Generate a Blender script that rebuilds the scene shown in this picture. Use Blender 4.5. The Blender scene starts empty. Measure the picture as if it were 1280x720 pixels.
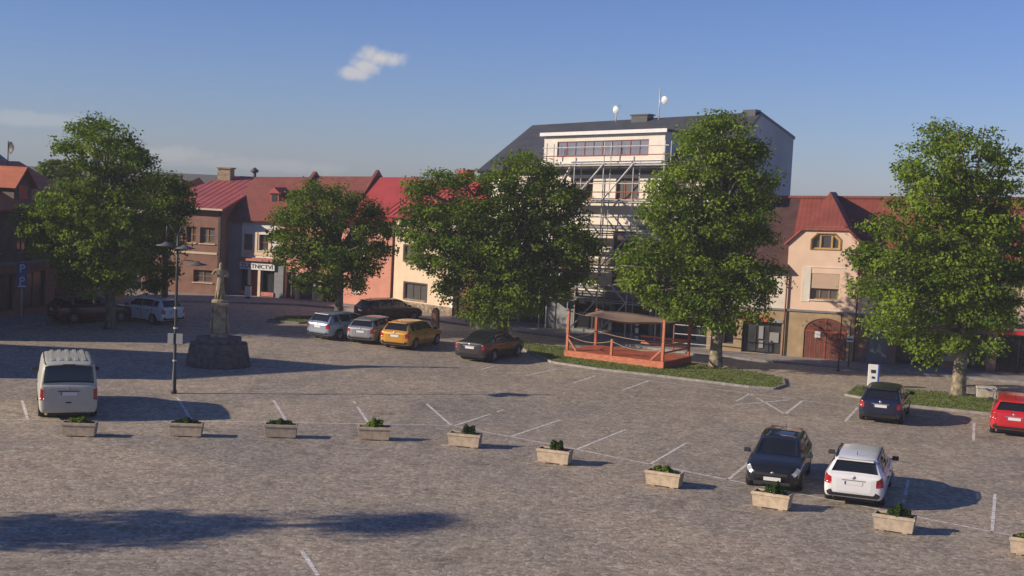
import bpy, math, random
import numpy as np
from mathutils import Vector, Matrix
R = math.radians
random.seed(7)
C = bpy.context.scene.collection
SC = bpy.context.scene

# ------------------------------------------------------------------ materials
def lin(c):
    return tuple(((x/12.92) if x <= .04045 else ((x+.055)/1.055)**2.4) for x in c)
_m = {}
def mat(name, col, rough=.8, metal=0, var=.15, scale=3.0, bump=0, bscale=20, coat=0, spec=.5, col2=None, stretch=None):
    if name in _m: return _m[name]
    m = bpy.data.materials.new(name); m.use_nodes = True
    nt = m.node_tree; b = nt.nodes['Principled BSDF']
    b.inputs['Roughness'].default_value = rough; b.inputs['Metallic'].default_value = metal
    b.inputs['Specular IOR Level'].default_value = spec
    b.inputs['Coat Weight'].default_value = coat; b.inputs['Coat Roughness'].default_value = .08
    tc = nt.nodes.new('ShaderNodeTexCoord'); src = tc.outputs['Object']
    if stretch:
        mp = nt.nodes.new('ShaderNodeMapping'); mp.inputs['Scale'].default_value = stretch
        nt.links.new(src, mp.inputs['Vector']); src = mp.outputs[0]
    if var > 0 or col2:
        n = nt.nodes.new('ShaderNodeTexNoise'); n.inputs['Scale'].default_value = scale; n.inputs['Detail'].default_value = 6
        nt.links.new(src, n.inputs['Vector'])
        r = nt.nodes.new('ShaderNodeValToRGB')
        a = tuple(max(0, c*(1-var)) for c in col); d = tuple(min(1, c*(1+var)) for c in (col2 or col))
        r.color_ramp.elements[0].position = .35; r.color_ramp.elements[1].position = .65
        r.color_ramp.elements[0].color = (*a, 1); r.color_ramp.elements[1].color = (*d, 1)
        nt.links.new(n.outputs['Fac'], r.inputs['Fac']); nt.links.new(r.outputs['Color'], b.inputs['Base Color'])
    else:
        b.inputs['Base Color'].default_value = (*col, 1)
    if bump:
        n2 = nt.nodes.new('ShaderNodeTexNoise'); n2.inputs['Scale'].default_value = bscale; n2.inputs['Detail'].default_value = 5
        nt.links.new(src, n2.inputs['Vector'])
        bp = nt.nodes.new('ShaderNodeBump'); bp.inputs['Strength'].default_value = bump; bp.inputs['Distance'].default_value = .03
        nt.links.new(n2.outputs['Fac'], bp.inputs['Height']); nt.links.new(bp.outputs['Normal'], b.inputs['Normal'])
    _m[name] = m; return m

def cobble_mat():
    m = bpy.data.materials.new('cobbles'); m.use_nodes = True
    nt = m.node_tree; N = nt.nodes; K = nt.links; b = N['Principled BSDF']
    tc = N.new('ShaderNodeTexCoord')
    # gentle warp so that rows of setts wander
    wn = N.new('ShaderNodeTexNoise'); wn.inputs['Scale'].default_value = .25; wn.inputs['Detail'].default_value = 2
    K.new(tc.outputs['Object'], wn.inputs['Vector'])
    mx = N.new('ShaderNodeVectorMath'); mx.operation = 'MULTIPLY_ADD'
    K.new(wn.outputs['Color'], mx.inputs[0]); mx.inputs[1].default_value = (.8, .8, 0); K.new(tc.outputs['Object'], mx.inputs[2])
    v = N.new('ShaderNodeTexVoronoi'); v.inputs['Scale'].default_value = 8.5; v.inputs['Randomness'].default_value = .75
    K.new(mx.outputs[0], v.inputs['Vector'])
    ve = N.new('ShaderNodeTexVoronoi'); ve.feature = 'DISTANCE_TO_EDGE'; ve.inputs['Scale'].default_value = 8.5; ve.inputs['Randomness'].default_value = .75
    K.new(mx.outputs[0], ve.inputs['Vector'])
    sep = N.new('ShaderNodeSeparateColor'); K.new(v.outputs['Color'], sep.inputs[0])
    r = N.new('ShaderNodeValToRGB'); e = r.color_ramp.elements
    e[0].position = 0; e[0].color = (.215, .182, .138, 1); e[1].position = 1; e[1].color = (.45, .40, .325, 1)
    x = e.new(.35); x.color = (.32, .275, .215, 1); x = e.new(.7); x.color = (.355, .308, .242, 1)
    K.new(sep.outputs[0], r.inputs['Fac'])
    # broad patches: worn, dusty, reddish
    n1 = N.new('ShaderNodeTexNoise'); n1.inputs['Scale'].default_value = .16; n1.inputs['Detail'].default_value = 7; n1.inputs['Roughness'].default_value = .62
    K.new(tc.outputs['Object'], n1.inputs['Vector'])
    r1 = N.new('ShaderNodeValToRGB'); e = r1.color_ramp.elements
    e[0].position = .33; e[0].color = (.88, .90, .92, 1); e[1].position = .68; e[1].color = (1.22, 1.18, 1.12, 1)
    K.new(n1.outputs['Fac'], r1.inputs['Fac'])
    mul = N.new('ShaderNodeMix'); mul.data_type = 'RGBA'; mul.blend_type = 'MULTIPLY'; mul.inputs[0].default_value = 1
    K.new(r.outputs[0], mul.inputs[6]); K.new(r1.outputs[0], mul.inputs[7])
    n2 = N.new('ShaderNodeTexNoise'); n2.inputs['Scale'].default_value = 1.3; n2.inputs['Detail'].default_value = 8; n2.inputs['Roughness'].default_value = .7
    K.new(tc.outputs['Object'], n2.inputs['Vector'])
    r2 = N.new('ShaderNodeValToRGB'); e = r2.color_ramp.elements
    e[0].position = .3; e[0].color = (.78, .78, .78, 1); e[1].position = .7; e[1].color = (1.2, 1.2, 1.2, 1)
    K.new(n2.outputs['Fac'], r2.inputs['Fac'])
    mul2 = N.new('ShaderNodeMix'); mul2.data_type = 'RGBA'; mul2.blend_type = 'MULTIPLY'; mul2.inputs[0].default_value = 1
    K.new(mul.outputs[2], mul2.inputs[6]); K.new(r2.outputs[0], mul2.inputs[7])
    # joints
    j = N.new('ShaderNodeValToRGB'); e = j.color_ramp.elements
    e[0].position = .0; e[0].color = (.68, .66, .64, 1); e[1].position = .09; e[1].color = (1, 1, 1, 1)
    K.new(ve.outputs['Distance'], j.inputs['Fac'])
    mul3 = N.new('ShaderNodeMix'); mul3.data_type = 'RGBA'; mul3.blend_type = 'MULTIPLY'; mul3.inputs[0].default_value = 1
    K.new(mul2.outputs[2], mul3.inputs[6]); K.new(j.outputs[0], mul3.inputs[7])
    # relaid patches and worn, oily spots
    pv_ = N.new('ShaderNodeTexVoronoi'); pv_.inputs['Scale'].default_value = .17; pv_.inputs['Randomness'].default_value = 1; K.new(mx.outputs[0], pv_.inputs['Vector'])
    ps = N.new('ShaderNodeSeparateColor'); K.new(pv_.outputs['Color'], ps.inputs[0])
    pr_ = N.new('ShaderNodeValToRGB'); e = pr_.color_ramp.elements; e[0].color = (.90, .90, .92, 1); e[1].color = (1.10, 1.07, 1.02, 1); K.new(ps.outputs[0], pr_.inputs['Fac'])
    m4 = N.new('ShaderNodeMix'); m4.data_type = 'RGBA'; m4.blend_type = 'MULTIPLY'; m4.inputs[0].default_value = 1; K.new(mul3.outputs[2], m4.inputs[6]); K.new(pr_.outputs[0], m4.inputs[7])
    n5 = N.new('ShaderNodeTexNoise'); n5.inputs['Scale'].default_value = .55; n5.inputs['Detail'].default_value = 4; K.new(tc.outputs['Object'], n5.inputs['Vector'])
    r5 = N.new('ShaderNodeValToRGB'); e = r5.color_ramp.elements; e[0].position = .28; e[0].color = (.70, .69, .68, 1); e[1].position = .40; e[1].color = (1, 1, 1, 1); K.new(n5.outputs['Fac'], r5.inputs['Fac'])
    m5 = N.new('ShaderNodeMix'); m5.data_type = 'RGBA'; m5.blend_type = 'MULTIPLY'; m5.inputs[0].default_value = 1; K.new(m4.outputs[2], m5.inputs[6]); K.new(r5.outputs[0], m5.inputs[7])
    K.new(m5.outputs[2], b.inputs['Base Color'])
    b.inputs['Roughness'].default_value = .72
    hm = N.new('ShaderNodeMath'); hm.operation = 'MINIMUM'; K.new(ve.outputs['Distance'], hm.inputs[0]); hm.inputs[1].default_value = .15
    hs = N.new('ShaderNodeMath'); hs.operation = 'MULTIPLY_ADD'; K.new(sep.outputs[1], hs.inputs[0]); hs.inputs[1].default_value = .12; K.new(hm.outputs[0], hs.inputs[2])
    hn = N.new('ShaderNodeMath'); hn.operation = 'MULTIPLY_ADD'; K.new(n2.outputs['Fac'], hn.inputs[0]); hn.inputs[1].default_value = .5; K.new(hs.outputs[0], hn.inputs[2])
    bp = N.new('ShaderNodeBump'); bp.inputs['Strength'].default_value = .42; bp.inputs['Distance'].default_value = .05
    K.new(hn.outputs[0], bp.inputs['Height']); K.new(bp.outputs[0], b.inputs['Normal'])
    return m

def leaf_mat(name, dark, light, trans=.35):
    m = bpy.data.materials.new(name); m.use_nodes = True
    nt = m.node_tree; N = nt.nodes; K = nt.links; N.remove(N['Principled BSDF']); out = N['Material Output']
    at = N.new('ShaderNodeAttribute'); at.attribute_name = 'tint'
    r = N.new('ShaderNodeValToRGB'); r.color_ramp.elements[0].color = (*dark, 1); r.color_ramp.elements[1].color = (*light, 1)
    K.new(at.outputs['Fac'], r.inputs['Fac'])
    d = N.new('ShaderNodeBsdfDiffuse'); t = N.new('ShaderNodeBsdfTranslucent'); mx = N.new('ShaderNodeMixShader'); mx.inputs[0].default_value = trans
    K.new(r.outputs[0], d.inputs[0]); K.new(r.outputs[0], t.inputs[0]); K.new(d.outputs[0], mx.inputs[1]); K.new(t.outputs[0], mx.inputs[2])
    K.new(mx.outputs[0], out.inputs[0]); return m

def tile_mat(name, a, b_, row=.3):
    """clay roof tiles: rows across the slope, using object z so that it works on any pitch"""
    m = bpy.data.materials.new(name); m.use_nodes = True
    nt = m.node_tree; N = nt.nodes; K = nt.links; b = N['Principled BSDF']; b.inputs['Roughness'].default_value = .7
    tc = N.new('ShaderNodeTexCoord'); n = N.new('ShaderNodeTexNoise'); n.inputs['Scale'].default_value = 1.2; n.inputs['Detail'].default_value = 9; n.inputs['Roughness'].default_value = .75
    K.new(tc.outputs['Object'], n.inputs['Vector'])
    r = N.new('ShaderNodeValToRGB'); r.color_ramp.elements[0].position = .3; r.color_ramp.elements[1].position = .7
    r.color_ramp.elements[0].color = (*a, 1); r.color_ramp.elements[1].color = (*b_, 1); K.new(n.outputs['Fac'], r.inputs['Fac'])
    K.new(r.outputs[0], b.inputs['Base Color'])
    w = N.new('ShaderNodeTexWave'); w.bands_direction = 'Z'; w.wave_profile = 'SAW'; w.inputs['Scale'].default_value = .314/row*1.6
    K.new(tc.outputs['Object'], w.inputs['Vector'])
    w2 = N.new('ShaderNodeTexWave'); w2.bands_direction = 'X'; w2.inputs['Scale'].default_value = .314/.24
    K.new(tc.outputs['Object'], w2.inputs['Vector'])
    ad = N.new('ShaderNodeMath'); ad.operation = 'ADD'; K.new(w.outputs['Fac'], ad.inputs[0]); K.new(w2.outputs['Fac'], ad.inputs[1])
    bp = N.new('ShaderNodeBump'); bp.inputs['Strength'].default_value = .25; bp.inputs['Distance'].default_value = .02
    K.new(ad.outputs[0], bp.inputs['Height']); K.new(bp.outputs[0], b.inputs['Normal'])
    return m

M = {}
M['cobble'] = cobble_mat()
M['ground'] = mat('earth', (.12, .11, .085), .95, var=.3, scale=.3)
M['paving'] = mat('paving', (.25, .235, .225), .85, var=.18, scale=2.5, bump=.3, bscale=12)
M['kerb'] = mat('kerb', (.27, .25, .225), .85, var=.2, scale=4, bump=.3)
M['lawn'] = mat('lawn', (.13, .165, .038), .95, var=.35, scale=2, col2=(.18, .20, .06))
M['paint'] = mat('road_paint', (.55, .52, .48), .75, var=.3, scale=7, col2=(.62, .59, .55))
M['cream'] = mat('cream_plaster', (.70, .55, .39), .9, var=.07, scale=1.5, bump=.15)
M['apricot'] = mat('apricot_plaster', (.80, .58, .43), .9, var=.05, scale=1.2, bump=.12)
M['ochre'] = mat('ochre_plaster', (.40, .29, .17), .9, var=.12, scale=2, bump=.2)
M['offwhite'] = mat('offwhite_plaster', (.74, .68, .58), .9, var=.07, scale=1.5, bump=.12)
M['palebeige'] = mat('pale_beige_plaster', (.80, .73, .61), .9, var=.08, scale=1.1, bump=.1)
M['pink'] = mat('salmon_plaster', (.72, .33, .24), .9, var=.08, scale=1.5, bump=.12)
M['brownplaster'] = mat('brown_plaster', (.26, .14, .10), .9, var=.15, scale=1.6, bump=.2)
M['shadeplaster'] = mat('shade_grey_plaster', (.27, .27, .26), .9, var=.1, scale=.8, bump=.1)  # grey here is painted shade, cast by the brown corner house
M['greywall'] = mat('grey_end_wall', (.50, .49, .45), .92, var=.12, scale=.35, bump=.1)
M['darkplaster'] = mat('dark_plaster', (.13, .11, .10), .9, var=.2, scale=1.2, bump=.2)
M['stone'] = mat('sandstone', (.30, .24, .15), .9, var=.3, scale=5, bump=.6, bscale=14)
M['darkstone'] = mat('weathered_stone', (.11, .10, .085), .95, var=.35, scale=4, bump=.6, bscale=10)
M['plinth'] = mat('rubble_plinth', (.24, .19, .14), .95, var=.5, scale=5, bump=.7, bscale=6)
M['slate'] = mat('dark_sheet_roof', (.060, .064, .072), .55, var=.15, scale=1.0, bump=.15)
M['tilered'] = tile_mat('old_red_tiles', (.17, .040, .029), (.29, .075, .050))
M['tilebrown'] = tile_mat('brown_red_tiles', (.15, .042, .030), (.25, .075, .050))
M['metalred'] = mat('red_sheet_roof', (.36, .050, .048), .6, var=.10, scale=.7)
M['metalpink'] = mat('faded_red_sheet_roof', (.36, .085, .075), .6, var=.10, scale=.7)
M['tileorange'] = tile_mat('orange_tiles', (.30, .075, .035), (.42, .13, .06))
M['brick'] = mat('chimney_brick', (.36, .10, .075), .9, var=.25, scale=6, bump=.4)
M['trimgrey'] = mat('grey_trim', (.20, .21, .215), .7, var=.1)
M['white'] = mat('white_paint', (.74, .73, .70), .6, var=.05)
M['steel'] = mat('galvanised_steel', (.52, .52, .50), .5, metal=.25, var=.15, scale=8)
M['redsteel'] = mat('red_primer_steel', (.30, .09, .06), .6, var=.15, scale=8)
M['plank'] = mat('scaffold_plank', (.30, .25, .19), .85, var=.25, scale=5)
M['glass'] = mat('window_glass', (.06, .06, .065), .08, var=0, spec=1.0)
M['skyglass'] = mat('sky_toned_glass', (.30, .29, .32), .12, var=.1, scale=.8, metal=.5)  # lilac grey base colour paints in the reflected sky; surface also mirrors
M['shopglass'] = mat('shop_glass', (.016, .018, .02), .18, var=.3, scale=1.5, spec=.5)
M['wood'] = mat('brown_wood', (.16, .055, .035), .6, var=.25, scale=4, stretch=(6, 6, .6))
M['woodframe'] = mat('window_wood', (.30, .17, .07), .6, var=.15)
M['yellowframe'] = mat('ochre_window_frame', (.48, .33, .12), .6, var=.1)
M['darkframe'] = mat('dark_window_frame', (.05, .04, .04), .6, var=.1)
M['redframe'] = mat('red_brown_frame', (.26, .09, .06), .6, var=.1)
M['blind'] = mat('roller_blind', (.56, .40, .29), .8, var=.04, scale=2)
M['orangewood'] = mat('orange_stained_timber', (.47, .15, .07), .7, var=.3, scale=3, stretch=(1, 6, 6))
M['redwood'] = mat('red_brown_boards', (.34, .075, .035), .7, var=.2, scale=3)
M['tarp'] = mat('brown_tarpaulin', (.21, .145, .11), .8, var=.12, scale=1.5, bump=.3, bscale=3)
M['rope'] = mat('rope', (.34, .22, .14), .9, var=.1)
M['bark'] = mat('bark', (.15, .125, .10), .95, var=.4, scale=6, bump=1, bscale=9, stretch=(2, 2, .5))
M['barklight'] = mat('patchy_bark', (.12, .095, .068), .95, var=.4, scale=3.5, bump=1, bscale=9, col2=(.24, .20, .13))
M['lampgrey'] = mat('lamp_grey', (.10, .10, .10), .6)
M['blackmetal'] = mat('dark_painted_metal', (.028, .03, .032), .5, var=.15)
M['planter'] = mat('planter_concrete', (.47, .38, .28), .9, var=.18, scale=5, bump=.5, bscale=40)
M['soil'] = mat('soil', (.05, .038, .028), .95, var=.3)
M['concrete'] = mat('pale_concrete', (.46, .43, .38), .9, var=.12, scale=3, bump=.3)
M['signblue'] = mat('sign_blue', (.02, .07, .34), .45, var=.03)
M['signwhite'] = mat('sign_white', (.72, .72, .70), .5, var=.02)
M['signred'] = mat('sign_red', (.50, .03, .025), .5, var=.05)
M['signorange'] = mat('sign_orange', (.55, .12, .04), .5, var=.05)
M['signgrey'] = mat('sign_back_grey', (.30, .30, .29), .6, var=.05)
M['tyre'] = mat('tyre', (.016, .016, .017), .85, var=.1)
M['rim'] = mat('alloy', (.38, .38, .39), .35, metal=.7, var=.05)
M['carglass'] = mat('car_glass', (.010, .013, .016), .06, var=0, spec=.7)
M['plastic'] = mat('black_plastic', (.022, .022, .024), .6, var=.1)
M['headlamp'] = mat('headlamp_lens', (.50, .52, .54), .12, metal=.35, var=.25, scale=20)
M['taillamp'] = mat('taillamp_lens', (.34, .012, .014), .15, var=.15, scale=20, coat=.6)
M['plate'] = mat('plate_white', (.66, .66, .62), .5, var=.02)
M['leafA'] = leaf_mat('lime_leaves', (.055, .10, .014), (.24, .34, .036), .36)
M['leafB'] = leaf_mat('dark_lime_leaves', (.045, .082, .013), (.19, .275, .030), .34)
M['leafC'] = leaf_mat('shrub_leaves', (.02, .05, .012), (.08, .13, .03), .3)
M['grassleaf'] = leaf_mat('grass_blades', (.09, .14, .028), (.20, .24, .06), .3)

def vary(name, lo, hi):
    m = M[name]; nt = m.node_tree; b = nt.nodes['Principled BSDF']; oi = nt.nodes.new('ShaderNodeObjectInfo'); rr = nt.nodes.new('ShaderNodeValToRGB')
    rr.color_ramp.elements[0].color = (*lo, 1); rr.color_ramp.elements[1].color = (*hi, 1); nt.links.new(oi.outputs['Random'], rr.inputs['Fac'])
    inp = b.inputs['Base Color']
    if inp.is_linked:
        src = inp.links[0].from_socket; mx = nt.nodes.new('ShaderNodeMix'); mx.data_type = 'RGBA'; mx.blend_type = 'MULTIPLY'; mx.inputs[0].default_value = 1
        nt.links.new(src, mx.inputs[6]); nt.links.new(rr.outputs[0], mx.inputs[7]); nt.links.new(mx.outputs[2], inp)
    else: nt.links.new(rr.outputs[0], inp)
vary('glass', (.03, .03, .035), (.16, .15, .14)); vary('shopglass', (.5, .5, .5), (4, 3.8, 3.6)); vary('planter', (.82, .84, .86), (1.12, 1.08, 1.0))
# ------------------------------------------------------------------ objects
def tag(o, label=None, cat=None, group=None, kind=None):
    if label: o['label'] = label
    if cat: o['category'] = cat
    if group: o['group'] = group
    if kind: o['kind'] = kind
    return o
def empty(name, loc=(0, 0, 0), rz=0, label=None, cat=None, group=None):
    o = bpy.data.objects.new(name, None); C.objects.link(o)
    o.location = loc; o.rotation_euler = (0, 0, rz); o.empty_display_size = .2
    return tag(o, label, cat, group)
def kids(o): return [c for c in bpy.data.objects if c.parent == o]
def copy_tree(o, parent=None):
    c = o.copy(); C.objects.link(c)
    if parent: c.parent = parent
    for ch in kids(o): copy_tree(ch, c)
    return c

class MB:
    def __init__(s): s.v = []; s.f = []; s.shear = 0
    def add(s, vs, fs):
        n = len(s.v); s.v += [tuple(p) for p in vs]; s.f += [tuple(i+n for i in f) for f in fs]; return s
    def box(s, x0, x1, y0, y1, z0, z1):
        return s.add([(x0,y0,z0),(x1,y0,z0),(x1,y1,z0),(x0,y1,z0),(x0,y0,z1),(x1,y0,z1),(x1,y1,z1),(x0,y1,z1)],
                     [(0,3,2,1),(4,5,6,7),(0,1,5,4),(1,2,6,5),(2,3,7,6),(3,0,4,7)])
    def beam(s, p, q, w, h=None):
        p = Vector(p); q = Vector(q); h = h or w; d = (q-p).normalized()
        a = d.cross(Vector((0, 0, 1)));
        if a.length < 1e-3: a = Vector((1, 0, 0))
        a.normalize(); b = a.cross(d).normalized(); a = a*w/2; b = b*h/2
        return s.add([p-a-b,p+a-b,p+a+b,p-a+b,q-a-b,q+a-b,q+a+b,q-a+b], [(0,3,2,1),(4,5,6,7),(0,1,5,4),(1,2,6,5),(2,3,7,6),(3,0,4,7)])
    def tube(s, pts, rs, n=8, cap=True):
        pts = [Vector(p) for p in pts]
        if not hasattr(rs, '__len__'): rs = [rs]*len(pts)
        base = len(s.v); prev = None
        for i, p in enumerate(pts):
            d = (pts[min(i+1, len(pts)-1)]-pts[max(i-1, 0)]).normalized()
            if prev is None:
                a = d.cross(Vector((0, 0, 1)))
                if a.length < 1e-3: a = Vector((1, 0, 0))
            else: a = prev-d*prev.dot(d)
            a.normalize(); prev = a; b = d.cross(a)
            for k in range(n):
                t = 2*math.pi*k/n; s.v.append(tuple(p+(a*math.cos(t)+b*math.sin(t))*rs[i]))
        for i in range(len(pts)-1):
            for k in range(n):
                s.f.append((base+i*n+k, base+i*n+(k+1) % n, base+(i+1)*n+(k+1) % n, base+(i+1)*n+k))
        if cap:
            s.f.append(tuple(base+k for k in reversed(range(n)))); s.f.append(tuple(base+(len(pts)-1)*n+k for k in range(n)))
        return s
    def lathe(s, prof, c=(0, 0, 0), n=24, axis='z'):
        base = len(s.v)
        for (r, z) in prof:
            for k in range(n):
                t = 2*math.pi*k/n; x, y = r*math.cos(t), r*math.sin(t)
                p = (x, y, z) if axis == 'z' else (x, z, y)
                s.v.append((c[0]+p[0], c[1]+p[1], c[2]+p[2]))
        for i in range(len(prof)-1):
            for k in range(n): s.f.append((base+i*n+k, base+i*n+(k+1) % n, base+(i+1)*n+(k+1) % n, base+(i+1)*n+k))
        return s
    def prism(s, poly, z0, z1):
        n = len(poly)
        return s.add([(p[0], p[1], z0) for p in poly]+[(p[0], p[1], z1) for p in poly],
                     [tuple(reversed(range(n))), tuple(range(n, 2*n))]+[(i, (i+1) % n, n+(i+1) % n, n+i) for i in range(n)])
    def xz(s, poly, y0, y1):
        n = len(poly)
        return s.add([(p[0], y0, p[1]) for p in poly]+[(p[0], y1, p[1]) for p in poly],
                     [tuple(range(n)), tuple(reversed(range(n, 2*n)))]+[(i, n+i, n+(i+1) % n, (i+1) % n) for i in range(n)])
    def yz(s, poly, x0, x1):
        n = len(poly)
        return s.add([(x0, p[0], p[1]) for p in poly]+[(x1, p[0], p[1]) for p in poly],
                     [tuple(range(n)), tuple(reversed(range(n, 2*n)))]+[(i, n+i, n+(i+1) % n, (i+1) % n) for i in range(n)])
    def slab(s, quad, t):
        """thick sheet under a quad / polygon"""
        q = [Vector(p) for p in quad]; nrm = (q[1]-q[0]).cross(q[2]-q[0]).normalized()
        if nrm.z < 0: q.reverse(); nrm = -nrm
        n = len(q); return s.add([tuple(p) for p in q]+[tuple(p-nrm*t) for p in q],
            [tuple(range(n)), tuple(reversed(range(n, 2*n)))]+[(i, n+i, n+(i+1) % n, (i+1) % n) for i in range(n)])
    def build(s, name, m, parent=None, smooth=False, bevel=0, loc=None, rot=None):
        v = s.v
        if SHEAR: v = [(x, y, z*(1+SHEAR*x)) for x, y, z in v]
        me = bpy.data.meshes.new(name); me.from_pydata(v, [], s.f); me.materials.append(m); me.validate(); me.update()
        if smooth:
            for p in me.polygons: p.use_smooth = True
        o = bpy.data.objects.new(name, me); C.objects.link(o)
        if parent: o.parent = parent
        if loc: o.location = loc
        if rot: o.rotation_euler = rot
        if bevel:
            b = o.modifiers.new('bevel', 'BEVEL'); b.width = bevel; b.segments = 2; b.limit_method = 'ANGLE'
        return o
SHEAR = 0
def pieces(name, m, parent, boxes, **k):
    for b in boxes: q = MB(); q.box(*b); q.build(name, m, parent, **k)

def text_mesh(name, body, size, m, parent, loc, rot=(R(90), 0, 0), extrude=.01, bold=.0, sx=1):
    cu = bpy.data.curves.new('t', 'FONT'); cu.body = body; cu.size = size; cu.extrude = extrude; cu.offset = bold; cu.align_x = 'CENTER'; cu.align_y = 'CENTER'
    o = bpy.data.objects.new('t', cu); C.objects.link(o); bpy.context.view_layer.update()
    me = bpy.data.meshes.new_from_object(o.evaluated_get(bpy.context.evaluated_depsgraph_get()))
    bpy.data.objects.remove(o); me.materials.clear(); me.materials.append(m)
    for v in me.vertices: v.co.x *= sx
    r = bpy.data.objects.new(name, me); C.objects.link(r); r.parent = parent; r.location = loc; r.rotation_euler = rot
    return r

# ------------------------------------------------------------------ leaves
def leaf_mesh(name, P, size, m, parent, rng, tint=None, out=None, fold=.25):
    n = len(P)
    nr = rng.normal(size=(n, 3)); nr[:, 2] = np.abs(nr[:, 2])+.35
    if out is not None: nr += out*1.1
    nr /= np.linalg.norm(nr, axis=1)[:, None]
    a = rng.normal(size=(n, 3)); a -= nr*(a*nr).sum(1)[:, None]; a /= np.linalg.norm(a, axis=1)[:, None]
    b = np.cross(nr, a); sz = size*rng.uniform(.6, 1.35, n)[:, None]
    v = np.empty((n, 4, 3))
    v[:, 0] = P-a*sz*.6; v[:, 1] = P-b*sz*.38+nr*sz*fold*rng.uniform(-.5, 1, n)[:, None]; v[:, 2] = P+a*sz*.6; v[:, 3] = P+b*sz*.38+nr*sz*fold*.5
    me = bpy.data.meshes.new(name); me.vertices.add(4*n); me.vertices.foreach_set('co', v.reshape(-1))
    me.loops.add(4*n); me.loops.foreach_set('vertex_index', np.arange(4*n, dtype=np.int32))
    me.polygons.add(n); me.polygons.foreach_set('loop_start', np.arange(0, 4*n, 4, dtype=np.int32)); me.polygons.foreach_set('loop_total', np.full(n, 4, np.int32))
    me.update(calc_edges=True)
    if tint is None: tint = rng.uniform(0, 1, n)
    tint = np.clip(tint, 0, 1)
    at = me.attributes.new('tint', 'FLOAT', 'POINT'); at.data.foreach_set('value', np.repeat(tint, 4).astype(np.float32))
    me.materials.append(m)
    o = bpy.data.objects.new(name, me); C.objects.link(o)
    if parent: o.parent = parent
    return o

def tree(name, label, base, s, u0, v0, lobes, leaf, bark, seed, tr=.28, group=None, lsize=.14, dens=1.0, lean=0, fork=None, cat='tree', depth=1.0):
    """lobes: (u, v, r) measured in picture units of 1/s metre from the foot of the trunk"""
    rng = np.random.default_rng(seed)
    root = empty(name, (base[0], base[1], 0), 0, label, cat, group)
    L = [((u-u0)/s + (v-v0)/s*.047, (v0-v)/s, r/s) for u, v, r in lobes]
    cx = np.mean([l[0] for l in L]); half = max(abs(l[0]-cx)+l[2]*.5 for l in L)
    P = []; O = []; T = []; lim = []
    for (x, z, r) in L:
        dd = math.sqrt(max(half**2-(x-cx)**2, .1))*.62*depth
        # crown narrows towards its top
        offs = [-dd*rng.uniform(.5, 1), dd*rng.uniform(.5, 1), rng.uniform(-.3, .3)]
        for y in offs:
            zz = z+rng.uniform(-.25, .25)*r; rr = r*rng.uniform(.85, 1.08)
            lim.append((x, y, zz, rr)); lt = rng.uniform(.25, .85)
            nc = max(6, int(14.5*rr*rr*dens))
            d = rng.normal(size=(nc, 3)); d /= np.linalg.norm(d, axis=1)[:, None]
            cc = np.array([x, y, zz])+d*(rr*rng.uniform(.55, 1.06, nc)[:, None])*np.array([1, 1, .9])
            for c, dv in zip(cc, d):
                k = int(rng.integers(40, 76)); cr = rng.uniform(.18, .42)
                q = np.clip(rng.normal(size=(k, 3)), -1.5, 1.5)*cr*np.array([1, 1, .55])
                P.append(c+q); O.append(np.repeat(dv[None], k, 0)); T.append(lt+rng.uniform(-.25, .25)+rng.normal(size=k)*.14)
    leaf_mesh('crown', np.concatenate(P), lsize, leaf, root, rng, np.concatenate(T), np.concatenate(O))
    zmin = min(l[1]-l[2] for l in L); top = max(l[1] for l in L)
    m = MB(); zc = max(zmin+.6, 2.0)
    pts = [(0, 0, -.05), (.02, 0, .25), (lean*.3, .03, zc*.5), (lean*.6, 0, zc), (lean, .05, zc+(top-zc)*.35), (cx*.5+lean*.5, 0, zc+(top-zc)*.62), (cx*.6, 0, top*.93)]
    rs = [tr*1.45, tr*1.08, tr*.92, tr*.85, tr*.62, tr*.36, .04]
    m.tube(pts, rs, 12)
    for (x, y, z, rr) in lim:
        if rng.uniform() > .75 and len(lim) > 12: continue
        f = min(.95, max(0.05, (z*.55-zc*.4)/(top-zc))); st = Vector((lean+(cx*.5)*f, 0, zc+(top-zc)*f*.75))
        en = Vector((x, y, z)); mid = (st+en)/2+Vector((0, 0, .12*(en-st).length)); mid += Vector(rng.normal(size=3)*.15)
        m.tube([st, mid, en, en+(en-mid)*.35], [tr*.34, tr*.21, tr*.11, .014], 6)
    m.build('trunk', bark, root, smooth=True)
    return root

# ------------------------------------------------------------------ ground
def poly_sheet(name, pts, z, m, **k):
    me = MB(); me.add([(x, y, z) for x, y in pts], [tuple(range(len(pts)))])
    o = me.build(name, m); return tag(o, kind='structure')
poly_sheet('ground', [(-400, -100), (400, -100), (400, 900), (-400, 900)], 0, M['ground'])
poly_sheet('square', [(-70, -10), (60, -10), (60, 140), (-70, 140)], .004, M['cobble'])
front = [(-25, 86.5), (-19.5, 89.2), (-14, 89.8), (-8.6, 87.6), (-2.2, 82.2), (4.5, 77.6), (9.4, 74.2), (13.0, 72.3), (24, 68.9), (38, 64.9)]
back = [(38, 82), (14, 95), (-4, 104), (-25, 104)]
pv = MB(); pv.prism(front+back, -.05, .10); tag(pv.build('pavement', M['paving']), kind='structure')
kb = MB()
for a, b in zip(front[:-1], front[1:]):
    kb.beam((a[0]-.05, a[1]-.08, .05), (b[0]-.05, b[1]-.08, .05), .16, .14)
tag(kb.build('pavement_kerb', M['kerb'], bevel=.01), kind='structure')
wfront = [(-29.2, 62), (-24.5, 79), (-22.8, 84.6)]
pv = MB(); pv.prism([(-31.5, 61), (-29.0, 61), (-25.6, 73.6), (-22.2, 85.5), (-26, 87)], -.05, .10); tag(pv.build('side_pavement', M['paving']), kind='structure')

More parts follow.
